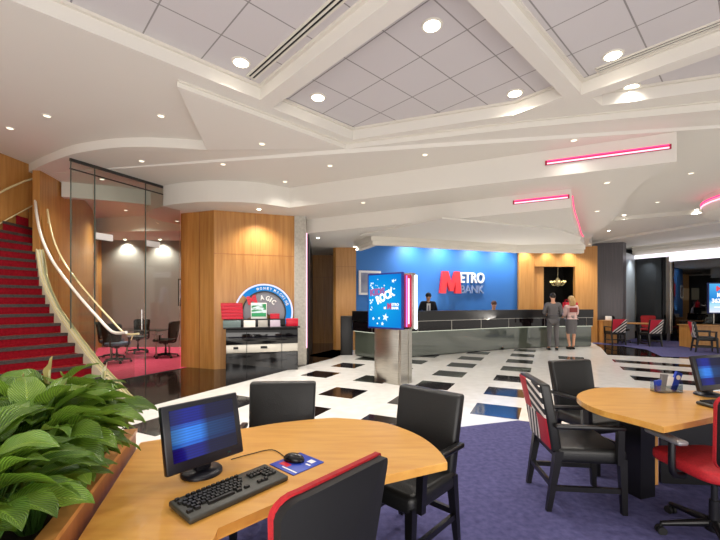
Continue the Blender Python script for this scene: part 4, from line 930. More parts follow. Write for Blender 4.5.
# ================================================================ computers
def screen_mat(name, seed):
    m, nt, p = newmat(name); N = nt.nodes; L = nt.links; nt.nodes.remove(p)
    tc = N.new('ShaderNodeTexCoord'); sp = N.new('ShaderNodeSeparateXYZ'); L.new(tc.outputs['Generated'], sp.inputs[0])
    r = N.new('ShaderNodeValToRGB'); cr = r.color_ramp; cr.interpolation = 'CONSTANT'
    cr.elements[0].color = lin('#0c1c78'); cr.elements[1].position = .26; cr.elements[1].color = lin('#2a7ac8')
    q = cr.elements.new(.34); q.color = lin('#3a9ae0'); q = cr.elements.new(.62); q.color = lin('#2a6ab8'); q = cr.elements.new(.70); q.color = lin('#0c2080')
    rx_ = N.new('ShaderNodeValToRGB'); cx_ = rx_.color_ramp; cx_.elements[0].color = (.5, .5, .6, 1); cx_.elements[1].color = (.10, .08, .16, 1); cx_.elements[1].position = 1
    q = cx_.elements.new(.22); q.color = (1, 1, 1.6, 1); q = cx_.elements.new(.42); q.color = (.8, .9, 1.5, 1); q = cx_.elements.new(.55); q.color = (.2, .2, .32, 1)
    wv = N.new('ShaderNodeTexWave'); wv.bands_direction = 'Z'; wv.inputs['Scale'].default_value = 6; L.new(tc.outputs['Generated'], wv.inputs[0])
    mr = N.new('ShaderNodeMapRange'); L.new(wv.outputs['Fac'], mr.inputs[0]); mr.inputs[3].default_value = .5; mr.inputs[4].default_value = .75
    mx = N.new('ShaderNodeMix'); mx.data_type = 'RGBA'; mx.blend_type = 'MULTIPLY'; mx.inputs[0].default_value = 1
    L.new(sp.outputs[2], r.inputs[0]); L.new(sp.outputs[0], rx_.inputs[0]); L.new(r.outputs[0], mx.inputs[6]); L.new(rx_.outputs[0], mx.inputs[7])
    e = N.new('ShaderNodeEmission'); L.new(mx.outputs[2], e.inputs[0]); L.new(mr.outputs[0], e.inputs[1])
    g = N.new('ShaderNodeBsdfGlossy'); g.inputs['Roughness'].default_value = .08; g.inputs[0].default_value = (.03, .03, .03, 1); ad = N.new('ShaderNodeAddShader')
    L.new(e.outputs[0], ad.inputs[0]); L.new(g.outputs[0], ad.inputs[1]); L.new(ad.outputs[0], N['Material Output'].inputs[0]); return m
def monitor(label, loc, rz, tilt=.22):
    """faces local -Y; origin under the stand"""
    t = thing('computer_monitor', label, 'monitor', loc, rz, 'flat computer monitors on the desks')
    mb = MB(); mb.lathe([(.088, 0), (.088, .012), (.08, .02), (.03, .026), (.03, .03)], seg=32); mb.build('base', navyplastic, t)
    mb = MB(); mb.box((0, .0, .075), (.07, .05, .12), bev=.01); mb.build('stand', navyplastic, t)
    R = Matrix.Translation((0, -.045, .055)) @ Matrix.Rotation(-tilt, 4, 'X')
    mb = MB(); mb.box((0, .0, .137), (.352, .032, .278), bev=.006, M=R); mb.box((0, .03, .13), (.26, .04, .2), bev=.015, M=R); mb.build('housing', navyplastic, t)
    ss = MB(); ss.box((0, 0, 0), (.292, .003, .212)); so = ss.build('screen', MATS.get('pc_screen') or screen_mat('pc_screen', 1), t)
    so.location = R @ Vector((0, -.017, .147)); so.rotation_euler = (-tilt, 0, 0)
    mb = MB(); mb.box((.1, -.019, .02), (.012, .003, .004), M=R); mb.build('power_light', emis('led', '#508070', .3) if 'led' not in MATS else MATS['led'], t)
    return t
monitor('flat computer monitor with blue screen on the foreground desk beside the plants', (-.705, 1.705, .74), math.atan2(.265, .22))
monitor('flat computer monitor cut by the frame edge on the right-hand desk', (2.83, 3.12, .74), .30)
kb = thing('keyboard', 'full size grey green keyboard with black keys on the foreground desk', 'keyboard', (-.505, 1.52, .74), math.atan2(.77, .64), 'keyboards on the desks')
def kbd(kb):
    KT = Matrix.Rotation(.05, 4, 'X')
    mb = MB(); mb.box((0, 0, .014), (.43, .165, .022), bev=.007, M=KT); mb.build('case', greyplastic, kb)
    me = None
    def key(x, y, w, h=.0155):
        nonlocal me
        ky_ = (round(w, 3), round(h, 3))
        if ky_ not in cache:
            mb = MB(); bm = bmesh.new(); bmesh.ops.create_cube(bm, size=1)
            for v in bm.verts: s = 1 if v.co.z < 0 else .78; v.co = Vector((v.co.x * w * (s if w < .03 else .92 if v.co.z > 0 else 1), v.co.y * h * s, v.co.z * .010))
            mb.bm(bm); o = mb.build('key', keyplastic, kb); cache[ky_] = o.data
        else: o = bpy.data.objects.new('key', cache[ky_]); COL.objects.link(o); o.parent = kb
        o.matrix_local = KT @ Matrix.Translation((x, y, .029))
    cache = {}
    P = .0187
    x0 = -.198
    for i in range(13):
        if i != 1: key(x0 + .008 + i * P * 1.16 if False else x0 + .006 + i * .0205, .062, .0158, .0125)
    for r_, (n, off) in enumerate(((14, 0), (13, .009), (12, .013), (11, .020))):
        y = .036 - r_ * .0187
        for i in range(n): key(x0 + off + .006 + i * P, y, .0165)
    key(x0 + .004, -.039, .022); key(x0 + .032, -.039, .022); key(x0 + .125, -.039, .11); key(x0 + .20, -.039, .022); key(x0 + .235, -.039, .022)
    for r_ in range(4):
        for i in range(3):
            key(.15 + i * P - .003, .036 - r_ * P, .0165)
    for i in range(3): key(.096 + i * .0165, .036 - P, .0145); key(.096 + i * .0165, .036, .0145)
    for i in range(3): key(.096 + i * .0165, -.039, .0145)
kbd(kb)
kb2 = thing('keyboard', 'curved black keyboard half out of frame before the right-hand monitor', 'keyboard', (2.72, 2.80, .74), .15, 'keyboards on the desks')
mb = MB(); mb.box((0, 0, .014), (.44, .16, .024), bev=.01); mb.build('case', greyplastic, kb2)
mb = MB()
for r_ in range(5):
    for i in range(20): mb.box((-.19 + i * .02, .055 - r_ * .026, .03), (.016, .02, .01))
o = mb.build('keys', keyplastic, kb2); o['kind'] = 'stuff'
mm = thing('mouse_mat', 'blue square mouse mat with a red and white print on the foreground desk', 'mouse mat', (-.296, 1.80, .74), math.atan2(-.109, .126))
mb = MB(); mb.box((0, 0, .002), (.175, .185, .004), bev=.0015); mb.build('mat', bluep, mm)
mb = MB(); mb.box((-.03, -.045, .0043), (.06, .03, .0006), rz=.0); mb.build('red_print', redp, mm)
mb = MB(); mb.box((.03, -.07, .0043), (.1, .008, .0006)); mb.box((.04, .055, .0043), (.035, .03, .0006)); mb.box((.055, .02, .0043), (.03, .01, .0006)); mb.build('white_print', blanc, mm)
ms = thing('computer_mouse', 'black computer mouse lying on the blue mouse mat', 'mouse', (-.315, 1.825, .7445), -.35)
mb = MB(); mb.sphere((0, 0, .006), .035, sc=(1.55, .92, .85), seg=24)
for i, p in enumerate(mb.v): mb.v[i] = Vector((p.x, p.y, max(0, p.z)))
mb.build('body', mat('mouse_black', '#0c0c0d', .25), ms)
mb = MB(); mb.box((.03, 0, .029), (.018, .006, .008), bev=.002); mb.build('scroll_wheel', silverplastic, ms)
mb = MB(); mb.tube(smooth([(-.36, 1.86, .744), (-.45, 1.96, .744), (-.55, 1.9, .744), (-.62, 1.84, .744)], 6), .0022, 6); tag(mb.build('mouse_cable', blackmat), 'thin black cable running from the mouse towards the monitor', 'cable')
# leaflet holder
lh = thing('leaflet_holder', 'small clear leaflet holder standing on the far edge of the right-hand desk', 'holder', (2.60, 3.25, .74), .15)
mb = MB(); mb.box((0, 0, .003), (.22, .09, .006)); mb.box((0, -.045, .03), (.22, .003, .06)); mb.box((-.11, 0, .03), (.003, .09, .06)); mb.box((.11, 0, .05), (.003, .09, .1)); mb.box((0, .045, .05), (.22, .003, .1)); mb.build('acrylic_body', glassmat('acrylic', '#eef4f6', .1), lh)
for i, (x, m_, hgt, tl, lb) in enumerate(((-.075, bluep, .09, -.1, 'dark blue leaflet lowest at the left of the leaflet holder'), (-.035, silverplastic, .14, .1, 'grey leaflet leaning in the leaflet holder'), (.01, blanc, .12, .2, 'white leaflet in the middle of the leaflet holder'), (.055, bluep, .165, .42, 'tall blue leaflet with white emblem leaning in the leaflet holder'))):
    o = thing('leaflet', lb, 'leaflet', (2.60 + x, 3.25 + x * .15, .748), .15, 'leaflets in the holder')
    mb = MB(); mb.box((0, 0, hgt / 2), (.06, .02, hgt), M=Matrix.Rotation(tl, 4, 'Y')); mb.build('sheet', m_, o)
    if i == 3:
        mb = MB(); mb.lathe([(.001, 0), (.02, 0), (.02, .003)], seg=20, M=Matrix.Rotation(tl, 4, 'Y') @ Matrix.Translation((0, -.0105, .12)) @ Matrix.Rotation(math.pi / 2, 4, 'X')); mb.build('emblem', blanc, o)
mb = MB(); mb.box((2.93, 3.3, .815), (.05, .012, .15), rz=.1); tag(mb.build('upright_card', blanc), 'white card standing upright between the leaflet holder and the monitor', 'card')
# ================================================================ planter and peace lilies
pa, pb_ = Vector((-1.205, 2.06)), Vector((-.80, .85)); pd = (pa - pb_).normalized(); pn = Vector((-pd.y, pd.x))   # pn points left
if pn.x > 0: pn = -pn
pw = .78; Q = [pb_, pa, pa + pn * pw, pb_ + pn * pw]
pl = thing('planter_box', 'long wooden planter box full of peace lilies in the lower left corner', 'planter', (pa.x, pa.y, 0))
mb = MB()
th = .045
inn = [pb_ + pn * th - pd * 0 + pd * th, pa + pn * th - pd * th, pa + pn * (pw - th) - pd * th, pb_ + pn * (pw - th) + pd * th]
for i in range(4): mb.prism([Q[i], Q[(i + 1) % 4], inn[(i + 1) % 4], inn[i]], 0, .80)
mb.build('box', wood_dark, pl, True)
mb = MB()
out2 = [pb_ - pn * .006 - pd * .006, pa - pn * .006 + pd * .006, pa + pn * (pw + .006) + pd * .006, pb_ + pn * (pw + .006) - pd * .006]
in2 = [pb_ + pn * (th + .004) + pd * .07, pa + pn * (th + .004) - pd * .07, pa + pn * (pw - th) - pd * .07, pb_ + pn * (pw - th) + pd * .07]
for i in range(4): mb.prism([out2[i], out2[(i + 1) % 4], in2[(i + 1) % 4], in2[i]], .80, .818)
mb.build('rim', wood_rim, pl, True)
mb = MB(); mb.prism(inn, .66, .70); mb.build('soil', noisemat('soil', '#1c130c', '#3a2a1c', (1, 1, 1), 40, .95), pl, True)

def leafmat(name, c1, c2):
    m, nt, p = newmat(name); N = nt.nodes; L = nt.links
    uv = N.new('ShaderNodeUVMap'); sp = N.new('ShaderNodeSeparateXYZ'); L.new(uv.outputs[0], sp.inputs[0])
    def M(op, *a):
        n = N.new('ShaderNodeMath'); n.operation = op
        for i, x in enumerate(a):
            if isinstance(x, (int, float)): n.inputs[i].default_value = x
            else: L.new(x, n.inputs[i])
        return n.outputs[0]
    au = M('ABSOLUTE', M('SUBTRACT', sp.outputs[0], .5))
    vein = M('SINE', M('MULTIPLY', M('SUBTRACT', sp.outputs[1], M('MULTIPLY', au, .75)), 95.0))
    mid = M('LESS_THAN', au, .025)
    fac = M('ADD', M('MULTIPLY', M('ADD', M('MULTIPLY', vein, .5), .5), .55), M('MULTIPLY', mid, .5))
    oi = N.new('ShaderNodeTexNoise'); oi.inputs['Scale'].default_value = 7; tc = N.new('ShaderNodeTexCoord'); L.new(tc.outputs['Object'], oi.inputs[0])
    f2 = M('ADD', fac, M('MULTIPLY', M('SUBTRACT', oi.outputs[0], .5), 1.4))
    r = N.new('ShaderNodeValToRGB'); r.color_ramp.elements[0].color = lin(c1); r.color_ramp.elements[1].color = lin(c2); L.new(f2, r.inputs[0]); L.new(r.outputs[0], p.inputs['Base Color'])
    b = N.new('ShaderNodeBump'); b.inputs['Strength'].default_value = .5; b.inputs['Distance'].default_value = .004; L.new(vein, b.inputs['Height']); L.new(b.outputs[0], p.inputs['Normal'])
    p.inputs['Roughness'].default_value = .28; p.inputs['Subsurface Weight'].default_value = 0
    tr = N.new('ShaderNodeBsdfTranslucent'); tr.inputs[0].default_value = lin(c2); mx = N.new('ShaderNodeMixShader'); mx.inputs[0].default_value = .18
    L.new(p.outputs[0], mx.inputs[1]); L.new(tr.outputs[0], mx.inputs[2]); L.new(mx.outputs[0], N['Material Output'].inputs[0]); return m
leaf_m = leafmat('lily_leaf', '#1f4a0c', '#98bf46'); leaf_m2 = leafmat('lily_leaf_light', '#4d7d22', '#a9c454')
spathe_m = mat('lily_spathe', '#efeccf', .5); spathe_old = mat('lily_spathe_aged', '#c9b878', .5); stem_m = mat('lily_stem', '#4f7a30', .5)
def leaf_geo(base, direction, L_, W_, rise, droop, roll=0, cup=.18, nl=12):
    """arching lanceolate blade starting at base; returns verts, faces, uvs"""
    d = Vector((direction[0], direction[1], 0)).normalized(); s = Vector((-d.y, d.x, 0)); vs_, uv, fs = [], [], []
    pos = Vector(base); ang = rise; cs = (-1, -.55, 0, .55, 1)
    for i in range(nl + 1):
        t = i / nl; w = W_ * (math.sin(math.pi * min(1, t ** .78)) ** .85 if 0 < t < 1 else 0.0) * (1 - .15 * t)
        fw = d * math.cos(ang) + Vector((0, 0, math.sin(ang))); up = -d * math.sin(ang) + Vector((0, 0, math.cos(ang)))
        sd = s * math.cos(roll) + up * math.sin(roll); u2 = up * math.cos(roll) - s * math.sin(roll)
        rip = math.sin(t * 15 + base[0] * 40) * .004
        for c in cs:
            vs_.append(pos + sd * (c * w / 2) + u2 * (abs(c) * w * cup + (rip if abs(c) == 1 else 0))); uv.append((.5 + c / 2, t))
        pos = pos + fw * (L_ / nl); ang -= droop / nl
    for i in range(nl):
        for k_ in range(4): a = i * 5 + k_; fs.append((a, a + 1, a + 6, a + 5))
    return vs_, fs, uv
def build_leaves(name, items, m_, parent):
    V, Fc, U = [], [], []
    for vs_, fs, uv in items: b = len(V); V += vs_; U += uv; Fc += [tuple(i + b for i in f_) for f_ in fs]
    me = bpy.data.meshes.new(name); Mi = Matrix.Translation(parent.location).inverted(); me.from_pydata([tuple(Mi @ v) for v in V], [], Fc)
    ul = me.uv_layers.new(name='UVMap')
    for lp in me.loops: ul.data[lp.index].uv = U[lp.vertex_index]
    for p in me.polygons: p.use_smooth = True
    me.materials.append(m_); o = bpy.data.objects.new(name, me); COL.objects.link(o); o.parent = parent; return o
random.seed(11)
lilies = [(.10, .30, 'peace lily at the far end of the planter, nearest the stairs'), (.36, .5, 'peace lily second from the far end of the planter, on its left side'), (.52, .22, 'peace lily against the right rim in the middle of the planter'),
         (.80, .46, 'peace lily in the nearer half of the planter, at the left frame edge'), (1.02, .2, 'nearest peace lily, by the bottom edge at the right rim of the planter'),
         (.70, .16, 'peace lily at the right rim between the middle plant and the nearest one'), (1.04, .42, 'peace lily in the bottom left corner of the picture')]
for i, (al, ac, lb) in enumerate(lilies):
    c = pa - pd * al + pn * (ac + .02); base0 = Vector((c.x, c.y, .70))
    t = thing('peace_lily', lb, 'plant', base0, 0, 'peace lilies in the planter')
    it1, it2 = [], []; st_mb = MB()
    n = 92
    for k_ in range(n):
        a = 2 * math.pi * k_ * .618 + random.uniform(-.3, .3); fl = k_ / n
        dv = Vector((math.cos(a), math.sin(a)))
        # keep stems inside the box
        reach = .05 + .18 * fl * random.uniform(.6, 1.2); hgt = random.uniform(.20, .36) * (1 - .38 * fl) + .06
        b0 = base0 + Vector((dv.x * .03, dv.y * .03, 0)); top = base0 + Vector((dv.x * reach, dv.y * reach, hgt))
        tp2 = top.to_2d(); rel = tp2 - pa; acr = rel.dot(pn)
        if acr < .055: top += Vector((pn.x, pn.y, 0)) * (.065 - acr)
        rl = -(rel.dot(pd))
        if rl < .07: top -= Vector((pd.x, pd.y, 0)) * (.09 - rl)
        st_mb.tube([b0, b0.lerp(top, .5) + Vector((0, 0, .03)), top], .0035, 5, cap=False)
        L_ = random.uniform(.15, .24); W_ = L_ * random.uniform(.42, .58)
        g = leaf_geo(top, dv, L_, W_, random.uniform(.5, 1.1) * (1 - .6 * fl) + .05, random.uniform(.7, 1.5), random.uniform(-.55, .55))
        (it2 if random.random() < .22 else it1).append(g)
    build_leaves('foliage', it1, leaf_m, t); build_leaves('young_foliage', it2, leaf_m2, t); st_mb.build('stems', stem_m, t, True)
    t.children[-1].data.update()
# three blooms standing above the leaves
def bloom(px, pyb, pyt, Y, m_, lb, lean):
    b = D(px, pyb, Y); tp = D(px + lean, pyt, Y); t = thing('lily_bloom', lb, 'flower', (b.x, b.y, .84), 0, 'peace lily blooms')
    mb = MB(); mb.tube(smooth([(b.x + .01, b.y - .02, .84), b], 3), .003, 6); mb.build('stem', stem_m, t, True)
    L_ = (tp - b).length * 1.05; dv = Vector(((1 if lean > 0 else -1) * .6, -.5)); g = leaf_geo(b, dv, L_, L_ * .30, 1.35, .25, .9, .5); build_leaves('spathe', [g], m_, t)
    mb = MB(); mb.tube([b + Vector((.004, -.012, .01)), b + Vector((.01, -.014, L_ * .5))], .005, 8); mb.build('spadix', mat('spadix_' + str(px), '#d8cf9a', .7), t, True)
bloom(50, 385, 356, 1.75, spathe_old, 'tall yellowing peace lily bloom standing in front of the red steps', 8)
bloom(105, 380, 362, 1.95, spathe_m, 'small white peace lily bloom nearest the staircase foot', 3)
bloom(23, 390, 377, 1.8, spathe_old, 'pale drooping peace lily bloom left of the tall yellowing one', 12)
bloom(66, 385, 371, 1.85, leaf_m2, 'green half open peace lily bloom between the yellowing and the white one', -3)

# ================================================================ people
def skin(name, nodes, edges, m_, parent, sub=2, root=None):
    ks = list(nodes); me = bpy.data.meshes.new(name); me.from_pydata([nodes[k_][0] for k_ in ks], [(ks.index(a), ks.index(b)) for a, b in edges], [])
    o = bpy.data.objects.new(name, me); COL.objects.link(o)
    mod = o.modifiers.new('s', 'SKIN'); mod.use_smooth_shade = True
    lay = me.skin_vertices[0] if me.skin_vertices else None
    if lay is None:
        bm = bmesh.new(); bm.from_mesh(me); bm.verts.layers.skin.verify(); bm.to_mesh(me); bm.free(); lay = me.skin_vertices[0]
    for i, k_ in enumerate(ks):
        r = nodes[k_][1]; lay.data[i].radius = (r, r) if not isinstance(r, tuple) else r; lay.data[i].use_root = (k_ == (root or ks[0]))
    sb = o.modifiers.new('u', 'SUBSURF'); sb.levels = sub; sb.render_levels = sub
    bpy.context.view_layer.update()
    m2 = bpy.data.meshes.new_from_object(o.evaluated_get(bpy.context.evaluated_depsgraph_get())); bpy.data.objects.remove(o); bpy.data.meshes.remove(me)
    m2.name = name; m2.materials.clear(); m2.materials.append(m_)
    for p in m2.polygons: p.use_smooth = True; p.material_index = 0
    o = bpy.data.objects.new(name, m2); COL.objects.link(o); o.parent = parent; return o
def merge(o, mb):
    """append collector geometry to a mesh so that it stays one object"""
    bm = bmesh.new(); bm.from_mesh(o.data); vv = [bm.verts.new(p) for p in mb.v]
    for f_ in mb.f:
        try: fc = bm.faces.new([vv[i] for i in f_]); fc.smooth = True
        except ValueError: pass
    bm.to_mesh(o.data); bm.free()
def hand(mb, w, d, side_=1):
    """palm and five curled fingers from the wrist w along d"""
    w = Vector(w); d = Vector(d).normalized(); s = d.cross(Vector((0, 0, 1))); s = s.normalized() if s.length > .1 else Vector((1, 0, 0)); u = s.cross(d)
    mb.tube([w - d * .02, w + d * .04, w + d * .09], [.024, .034, .03], 8)
    for i, l in enumerate((.07, .078, .074, .06)):
        b = w + d * .085 + s * (.026 - .0175 * i); mb.tube([b, b + d * l * .5 - u * .006, b + d * l * .8 - u * .03, b + d * l * .85 - u * .045], [.009, .0085, .008, .006], 6)
    b = w + d * .025 + s * .03 * side_; mb.tube([b, b + d * .03 + s * .022 * side_, b + d * .06 + s * .024 * side_ - u * .02], [.011, .01, .008], 6)
def facefeat(mb, mbh, hc, fd, R=.09):
    fd = Vector(fd).normalized(); s = fd.cross(Vector((0, 0, 1))).normalized()
    mb.sphere(hc + fd * R * 1.02 + Vector((0, 0, -.02)), .016, sc=(1, 1, 1.4), seg=8)
    for q in (-1, 1): mb.sphere(hc + s * q * R * .86 + Vector((0, 0, -.01)), .022, sc=(.5, 1, 1.3), seg=8)
def person(label, loc, rz, h=1.78, top=suit_grey, bottom=suit_grey, skirt=False, hairm=None, pose=None, longhair=False, desk=False):
    k_ = h / 1.78; t = thing('person', label, 'person', loc, rz, None)
    P = dict(pelvis=(0, 0, .95), waist=(0, 0, 1.08), chest=(0, 0, 1.30), neckb=(0, -.01, 1.46), neck=(0, 0, 1.53), head=(0, .012, 1.61), crown=(0, .012, 1.70),
             shl=(-.18, -.01, 1.43), shr=(.18, -.01, 1.43), ell=(-.25, .02, 1.14), elr=(.25, .02, 1.14), wrl=(-.14, .24, 1.10), wrr=(.14, .24, 1.12),
             hipl=(-.09, 0, .9), hipr=(.09, 0, .9), knl=(-.1, .02, .5), knr=(.1, .02, .5), anl=(-.11, -.02, .09), anr=(.11, -.02, .09), tol=(-.13, .13, .035), tor=(.13, .13, .035))
    if pose: P.update(pose)
    P = {a: Vector(b) * k_ for a, b in P.items()}
    w = .9 if longhair else 1
    R = dict(pelvis=(.14 * w, .10), waist=(.132 * w, .09), chest=(.14 * w, .10), neckb=.06, neck=.05, head=.078, crown=.066, shl=.055, shr=.055, ell=.037, elr=.037, wrl=.024, wrr=.024,
             hipl=.085, hipr=.085, knl=.052, knr=.052, anl=.034, anr=.034, tol=.03, tor=.03)
    E = [('pelvis', 'waist'), ('waist', 'chest'), ('chest', 'neckb'), ('neckb', 'neck'), ('neck', 'head'), ('head', 'crown'), ('chest', 'shl'), ('chest', 'shr'), ('shl', 'ell'), ('shr', 'elr'), ('ell', 'wrl'), ('elr', 'wrr'),
         ('pelvis', 'hipl'), ('pelvis', 'hipr'), ('hipl', 'knl'), ('hipr', 'knr'), ('knl', 'anl'), ('knr', 'anr'), ('anl', 'tol'), ('anr', 'tor')]
    b = skin('body', {a: (P[a], R[a]) for a in P}, E, skin_m, t)
    fd = Vector((0, 1, 0)); hv = (P['head'] - P['neck']).normalized()
    if desk: fd = Vector((0, 1, -.35)).normalized()
    mb = MB(); hc = (P['head'] + P['crown']) / 2; facefeat(mb, None, hc, fd)
    hand(mb, P['wrl'], P['wrl'] - P['ell'], 1); hand(mb, P['wrr'], P['wrr'] - P['elr'], -1); merge(b, mb)
    s = fd.cross(Vector((0, 0, 1))).normalized()
    mb = MB()
    for q in (-1, 1): mb.sphere(hc + fd * .078 + s * q * .03 + Vector((0, 0, .008)), .012, seg=8)
    mb.build('eyes', blackmat, t); mb = MB(); mb.tube([hc + fd * .083 + s * .022 + Vector((0, 0, -.05)), hc + fd * .09 + Vector((0, 0, -.05)), hc + fd * .083 - s * .022 + Vector((0, 0, -.05))], .005, 6); mb.build('mouth', mat('lips', '#a5524a', .5) if 'lips' not in MATS else MATS['lips'], t)
    # hair
    mb = MB(); mb.sphere(hc + Vector((0, 0, .022)) - fd * .014, .098 if longhair else .093, sc=(.95, 1.02, .98), seg=20)
    mb.v = [p if (p - hc).dot(fd) < .05 or p.z > hc.z + .05 else hc + (p - hc) * .86 for p in mb.v]
    if longhair:
        for q in (-.055, -.02, .02, .055): mb.tube([hc - fd * .05 + Vector((q * .9, 0, .02)), hc - fd * .095 + Vector((q * 1.2, 0, -.08)), hc - fd * .09 + Vector((q * 1.1, 0, -.17)), hc - fd * .08 + Vector((q, 0, -.2))], [.05, .045, .035, .012], 8)
    mb.build('hair', hairm, t)
    ex = lambda r, a: (r[0] + a, r[1] + a) if isinstance(r, tuple) else r + a
    jn = {a: (P[a], ex(R[a], .022)) for a in ('pelvis', 'waist', 'chest', 'shl', 'shr', 'ell', 'elr')}
    jn['wl'] = (P['ell'].lerp(P['wrl'], .86), .036); jn['wr'] = (P['elr'].lerp(P['wrr'], .86), .036); jn['nb'] = (P['chest'].lerp(P['neckb'], 1.12), .072); jn['hem'] = (P['pelvis'] + Vector((0, 0, -.15 if not skirt else .05)), (.185 * w, .14))
    skin('jacket', jn, [('pelvis', 'waist'), ('waist', 'chest'), ('chest', 'nb'), ('chest', 'shl'), ('chest', 'shr'), ('shl', 'ell'), ('shr', 'elr'), ('ell', 'wl'), ('elr', 'wr'), ('pelvis', 'hem')], top, t)
    if skirt:
        mb = MB(); prof = [(.15, 1.12), (.18, .97), (.185, .85), (.165, .65), (.15, .52), (.14, .52)]; mb.lathe([(r * k_, z * k_) for r, z in prof], seg=28)
        mb.v = [Vector((p.x, p.y * .8, p.z)) for p in mb.v]; mb.build('skirt', bottom, t)
    else:
        tn = {a: (P[a], ex(R[a], .018)) for a in ('pelvis', 'hipl', 'hipr', 'knl', 'knr')}; tn['al'] = (P['anl'] + Vector((0, 0, .0)), .055); tn['ar'] = (P['anr'] + Vector((0, 0, .0)), .055)
        skin('trousers', tn, [('pelvis', 'hipl'), ('pelvis', 'hipr'), ('hipl', 'knl'), ('hipr', 'knr'), ('knl', 'al'), ('knr', 'ar')], bottom, t)
    for q in 'lr':
        a, o_ = P['an' + q], P['to' + q]; mb = MB(); dirn = (o_ - a); dirn.z = 0; dirn.normalize()
        mb.tube([a - dirn * .06 + Vector((0, 0, -a.z + .035)), a + Vector((0, 0, -a.z + .045)), o_ + Vector((0, 0, -o_.z + .035)), o_ + dirn * .06 + Vector((0, 0, -o_.z + .03))], [.03, .042, .042, .02], 10)
        if skirt: mb.tube([a - dirn * .05 + Vector((0, 0, -a.z + .05)), a - dirn * .06 + Vector((0, 0, -a.z))], [.02, .007], 8)
        mb.build('shoe', blackmat, t)
    return t
hair_dark = mat('dark_hair', '#241a15', .6); hair_blond = noisemat('blond_hair', '#b98d55', '#dcbc86', (30, 30, 2), 3, .5); hair_br = mat('brown_hair', '#5a3826', .6)
man = person('man in a grey suit seen from behind, standing at the counter', (6.02, 11.95, 0), f(.25, 1), 1.80, suit_grey, suit_grey, False, hair_dark)
wom = person('blond woman in a pale pink jacket and grey skirt standing at the counter', (6.70, 12.15, 0), f(.05, 1), 1.70, mat('pale_pink_jacket', '#e6c4be', .8), suit_grey, True, hair_blond, dict(ell=(-.2, .04, 1.15), elr=(.2, .04, 1.17), wrr=(.26, .24, 1.14), anl=(-.06, -.02, .11), anr=(.07, .0, .11), tol=(-.07, .1, .03), tor=(.08, .12, .03)), True)
mb = MB(); mb.box((.0, -.145, 1.25), (.24, .03, .15), bev=.012); mb.build('back_panel', mat('maroon_patch', '#8a3a36', .7), wom)
tel = person('bank teller in a dark suit and white shirt looking down behind the counter', (2.05, 11.62, 0), f(.0, -1), 1.84, suit_dark, suit_dark, False, hair_dark, dict(chest=(0, .06, 1.30), neckb=(0, .09, 1.45), neck=(0, .12, 1.50), head=(0, .15, 1.575), crown=(0, .16, 1.66), shl=(-.18, .06, 1.41), shr=(.18, .06, 1.41), wrl=(-.14, .3, 1.02), wrr=(.14, .3, 1.02)), desk=True)
mb = MB(); mb.box((0, .17, 1.33), (.12, .03, .26), bev=.01, rx=-.12); mb.build('shirt_front', shirt, tel); mb = MB(); mb.box((0, .182, 1.30), (.03, .012, .2), bev=.003, rx=-.12); mb.build('tie', mat('grey_tie', '#6a7484', .6), tel)
te2 = person('seated teller with brown hair and white blouse, head just above the counter', (4.38, 12.62, 0), f(.0, -1), 1.97, mat('white_blouse', '#efe6ea', .8), suit_grey, False, hair_br,
             dict(pelvis=(0, 0, .60), waist=(0, 0, .72), chest=(0, .04, .96), neckb=(0, .05, 1.11), neck=(0, .06, 1.17), head=(0, .09, 1.25), crown=(0, .1, 1.34), shl=(-.17, .04, 1.08), shr=(.17, .04, 1.08), ell=(-.24, .1, .86), elr=(.24, .1, .86), wrl=(-.12, .3, .86), wrr=(.12, .3, .86), hipl=(-.09, .02, .57), hipr=(.09, .02, .57), knl=(-.1, .42, .52), knr=(.1, .42, .52), anl=(-.1, .38, .09), anr=(.1, .38, .09), tol=(-.1, .52, .035), tor=(.1, .52, .035)), desk=True)
# stool under the seated teller
t = thing('teller_stool', 'round black stool under the seated teller behind the counter', 'stool', (4.38, 12.66, 0.06)); mb = MB(); mb.lathe([(.01, .45), (.19, .45), (.2, .48), (.18, .5), (.01, .5)], seg=24); mb.build('seat', black, t); mb = MB(); mb.lathe([(.2, 0), (.2, .02), (.03, .04), (.03, .45)], seg=16); mb.build('pedestal', chrome, t)
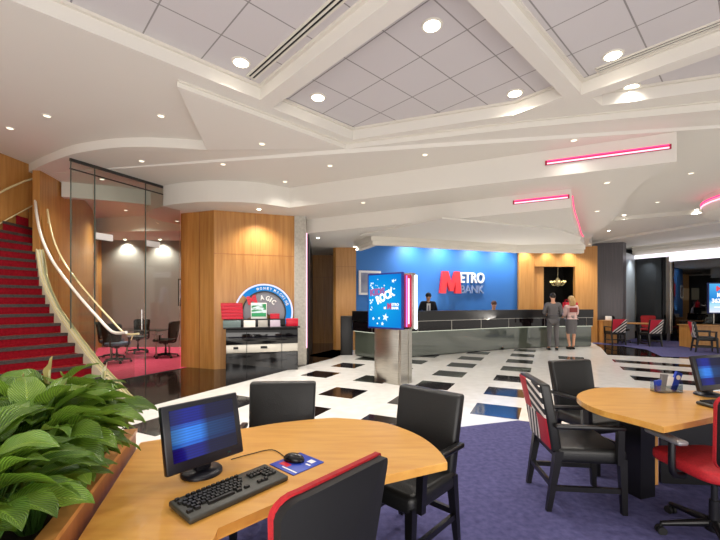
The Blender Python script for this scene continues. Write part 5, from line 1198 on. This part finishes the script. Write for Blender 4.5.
# things on the counter
for x, y, lb in ((7.0, 12.98, 'left red gift box on the counter end behind the blond woman'), (7.28, 13.03, 'right red gift box on the counter end behind the blond woman')):
    t = thing('red_gift_box', lb, 'box', (x, y, 1.25), .1, 'red gift boxes on the counter'); mb = MB(); mb.box((0, 0, .12), (.2, .14, .24), bev=.01); mb.build('box', redp, t)
    mb = MB(); mb.tube(smooth([(-.06, 0, .24), (-.04, 0, .32), (.04, 0, .32), (.06, 0, .24)], 4), .008, 6); mb.build('handle', redp, t)
t = thing('flower_bowl', 'small bowl of white flowers at the counter edge by the blond woman', 'flower bowl', (7.25, 12.72, 1.0)); t.location = (7.12, 12.78, 1.25)
mb = MB(); mb.lathe([(.04, 0), (.08, .04), (.09, .06)], seg=16); mb.build('bowl', black, t); mb = MB()
for i in range(8): mb.sphere((.06 * math.cos(i), .06 * math.sin(i), .07 + .012 * (i % 3)), .03, seg=8)
mb.build('flowers', blanc, t)
mb = MB(); mb.box((2.05, 11.35, 1.02), (.4, .05, .3), bev=.01, rz=.4); 
# chandelier seen in the dark opening
t = thing('chandelier', 'lit gold chandelier hanging inside the dark opening of the wood wall', 'chandelier', (7.75, 15.0, 2.2))
mb = MB(); mb.tube([(0, 0, .25), (0, 0, 1.6)], .01); mb.build('rod', brass, t)
for i in range(10):
    a = 2 * math.pi * i / 10; mb = MB(); mb.tube(smooth([(0, 0, 0), (.16 * math.cos(a), .16 * math.sin(a), -.06), (.26 * math.cos(a), .26 * math.sin(a), .06)], 4), .009, 6); mb.build('arm', brass, t)
    mb = MB(); mb.sphere((.26 * math.cos(a), .26 * math.sin(a), .1), .032, seg=8); mb.build('bulb', emis('warm_bulb', '#ffe39a', 2.2) if 'warm_bulb' not in MATS else MATS['warm_bulb'], t)
mb = MB(); mb.lathe([(.02, -.1), (.1, -.02), (.12, .12), (.03, .25)], seg=16); mb.build('centre_body', brass, t)
spot('lamp', (7.25, 14.8, 3.0), 12, None, 120)
spot('panel_fill_spot', (11.0, 14.9, 3.3), 40, None, 120, .8, (10.8, 15.4, 1.5), (.95, .97, 1))  # spot added to brighten the silver panel
# framed notice beside the wood column in the meeting room
t = thing('wall_picture', 'small framed picture on the grey meeting room wall next to the wood column', 'picture', (-5.62, 12.72, 1.5)); M = Matrix.Translation((-5.85, 12.68, 1.42))
mb = MB(); mb.box((0, 0, .4), (.34, .03, .9), M=M); mb.build('frame', blackmat, t, True); mb = MB(); mb.box((0, -.018, .4), (.26, .006, .8), M=M); mb.build('print', noisemat('print_dots', '#201c24', '#a8a4ac', (1, 1, 1), 5, .5, 2, .3, .7), t, True)
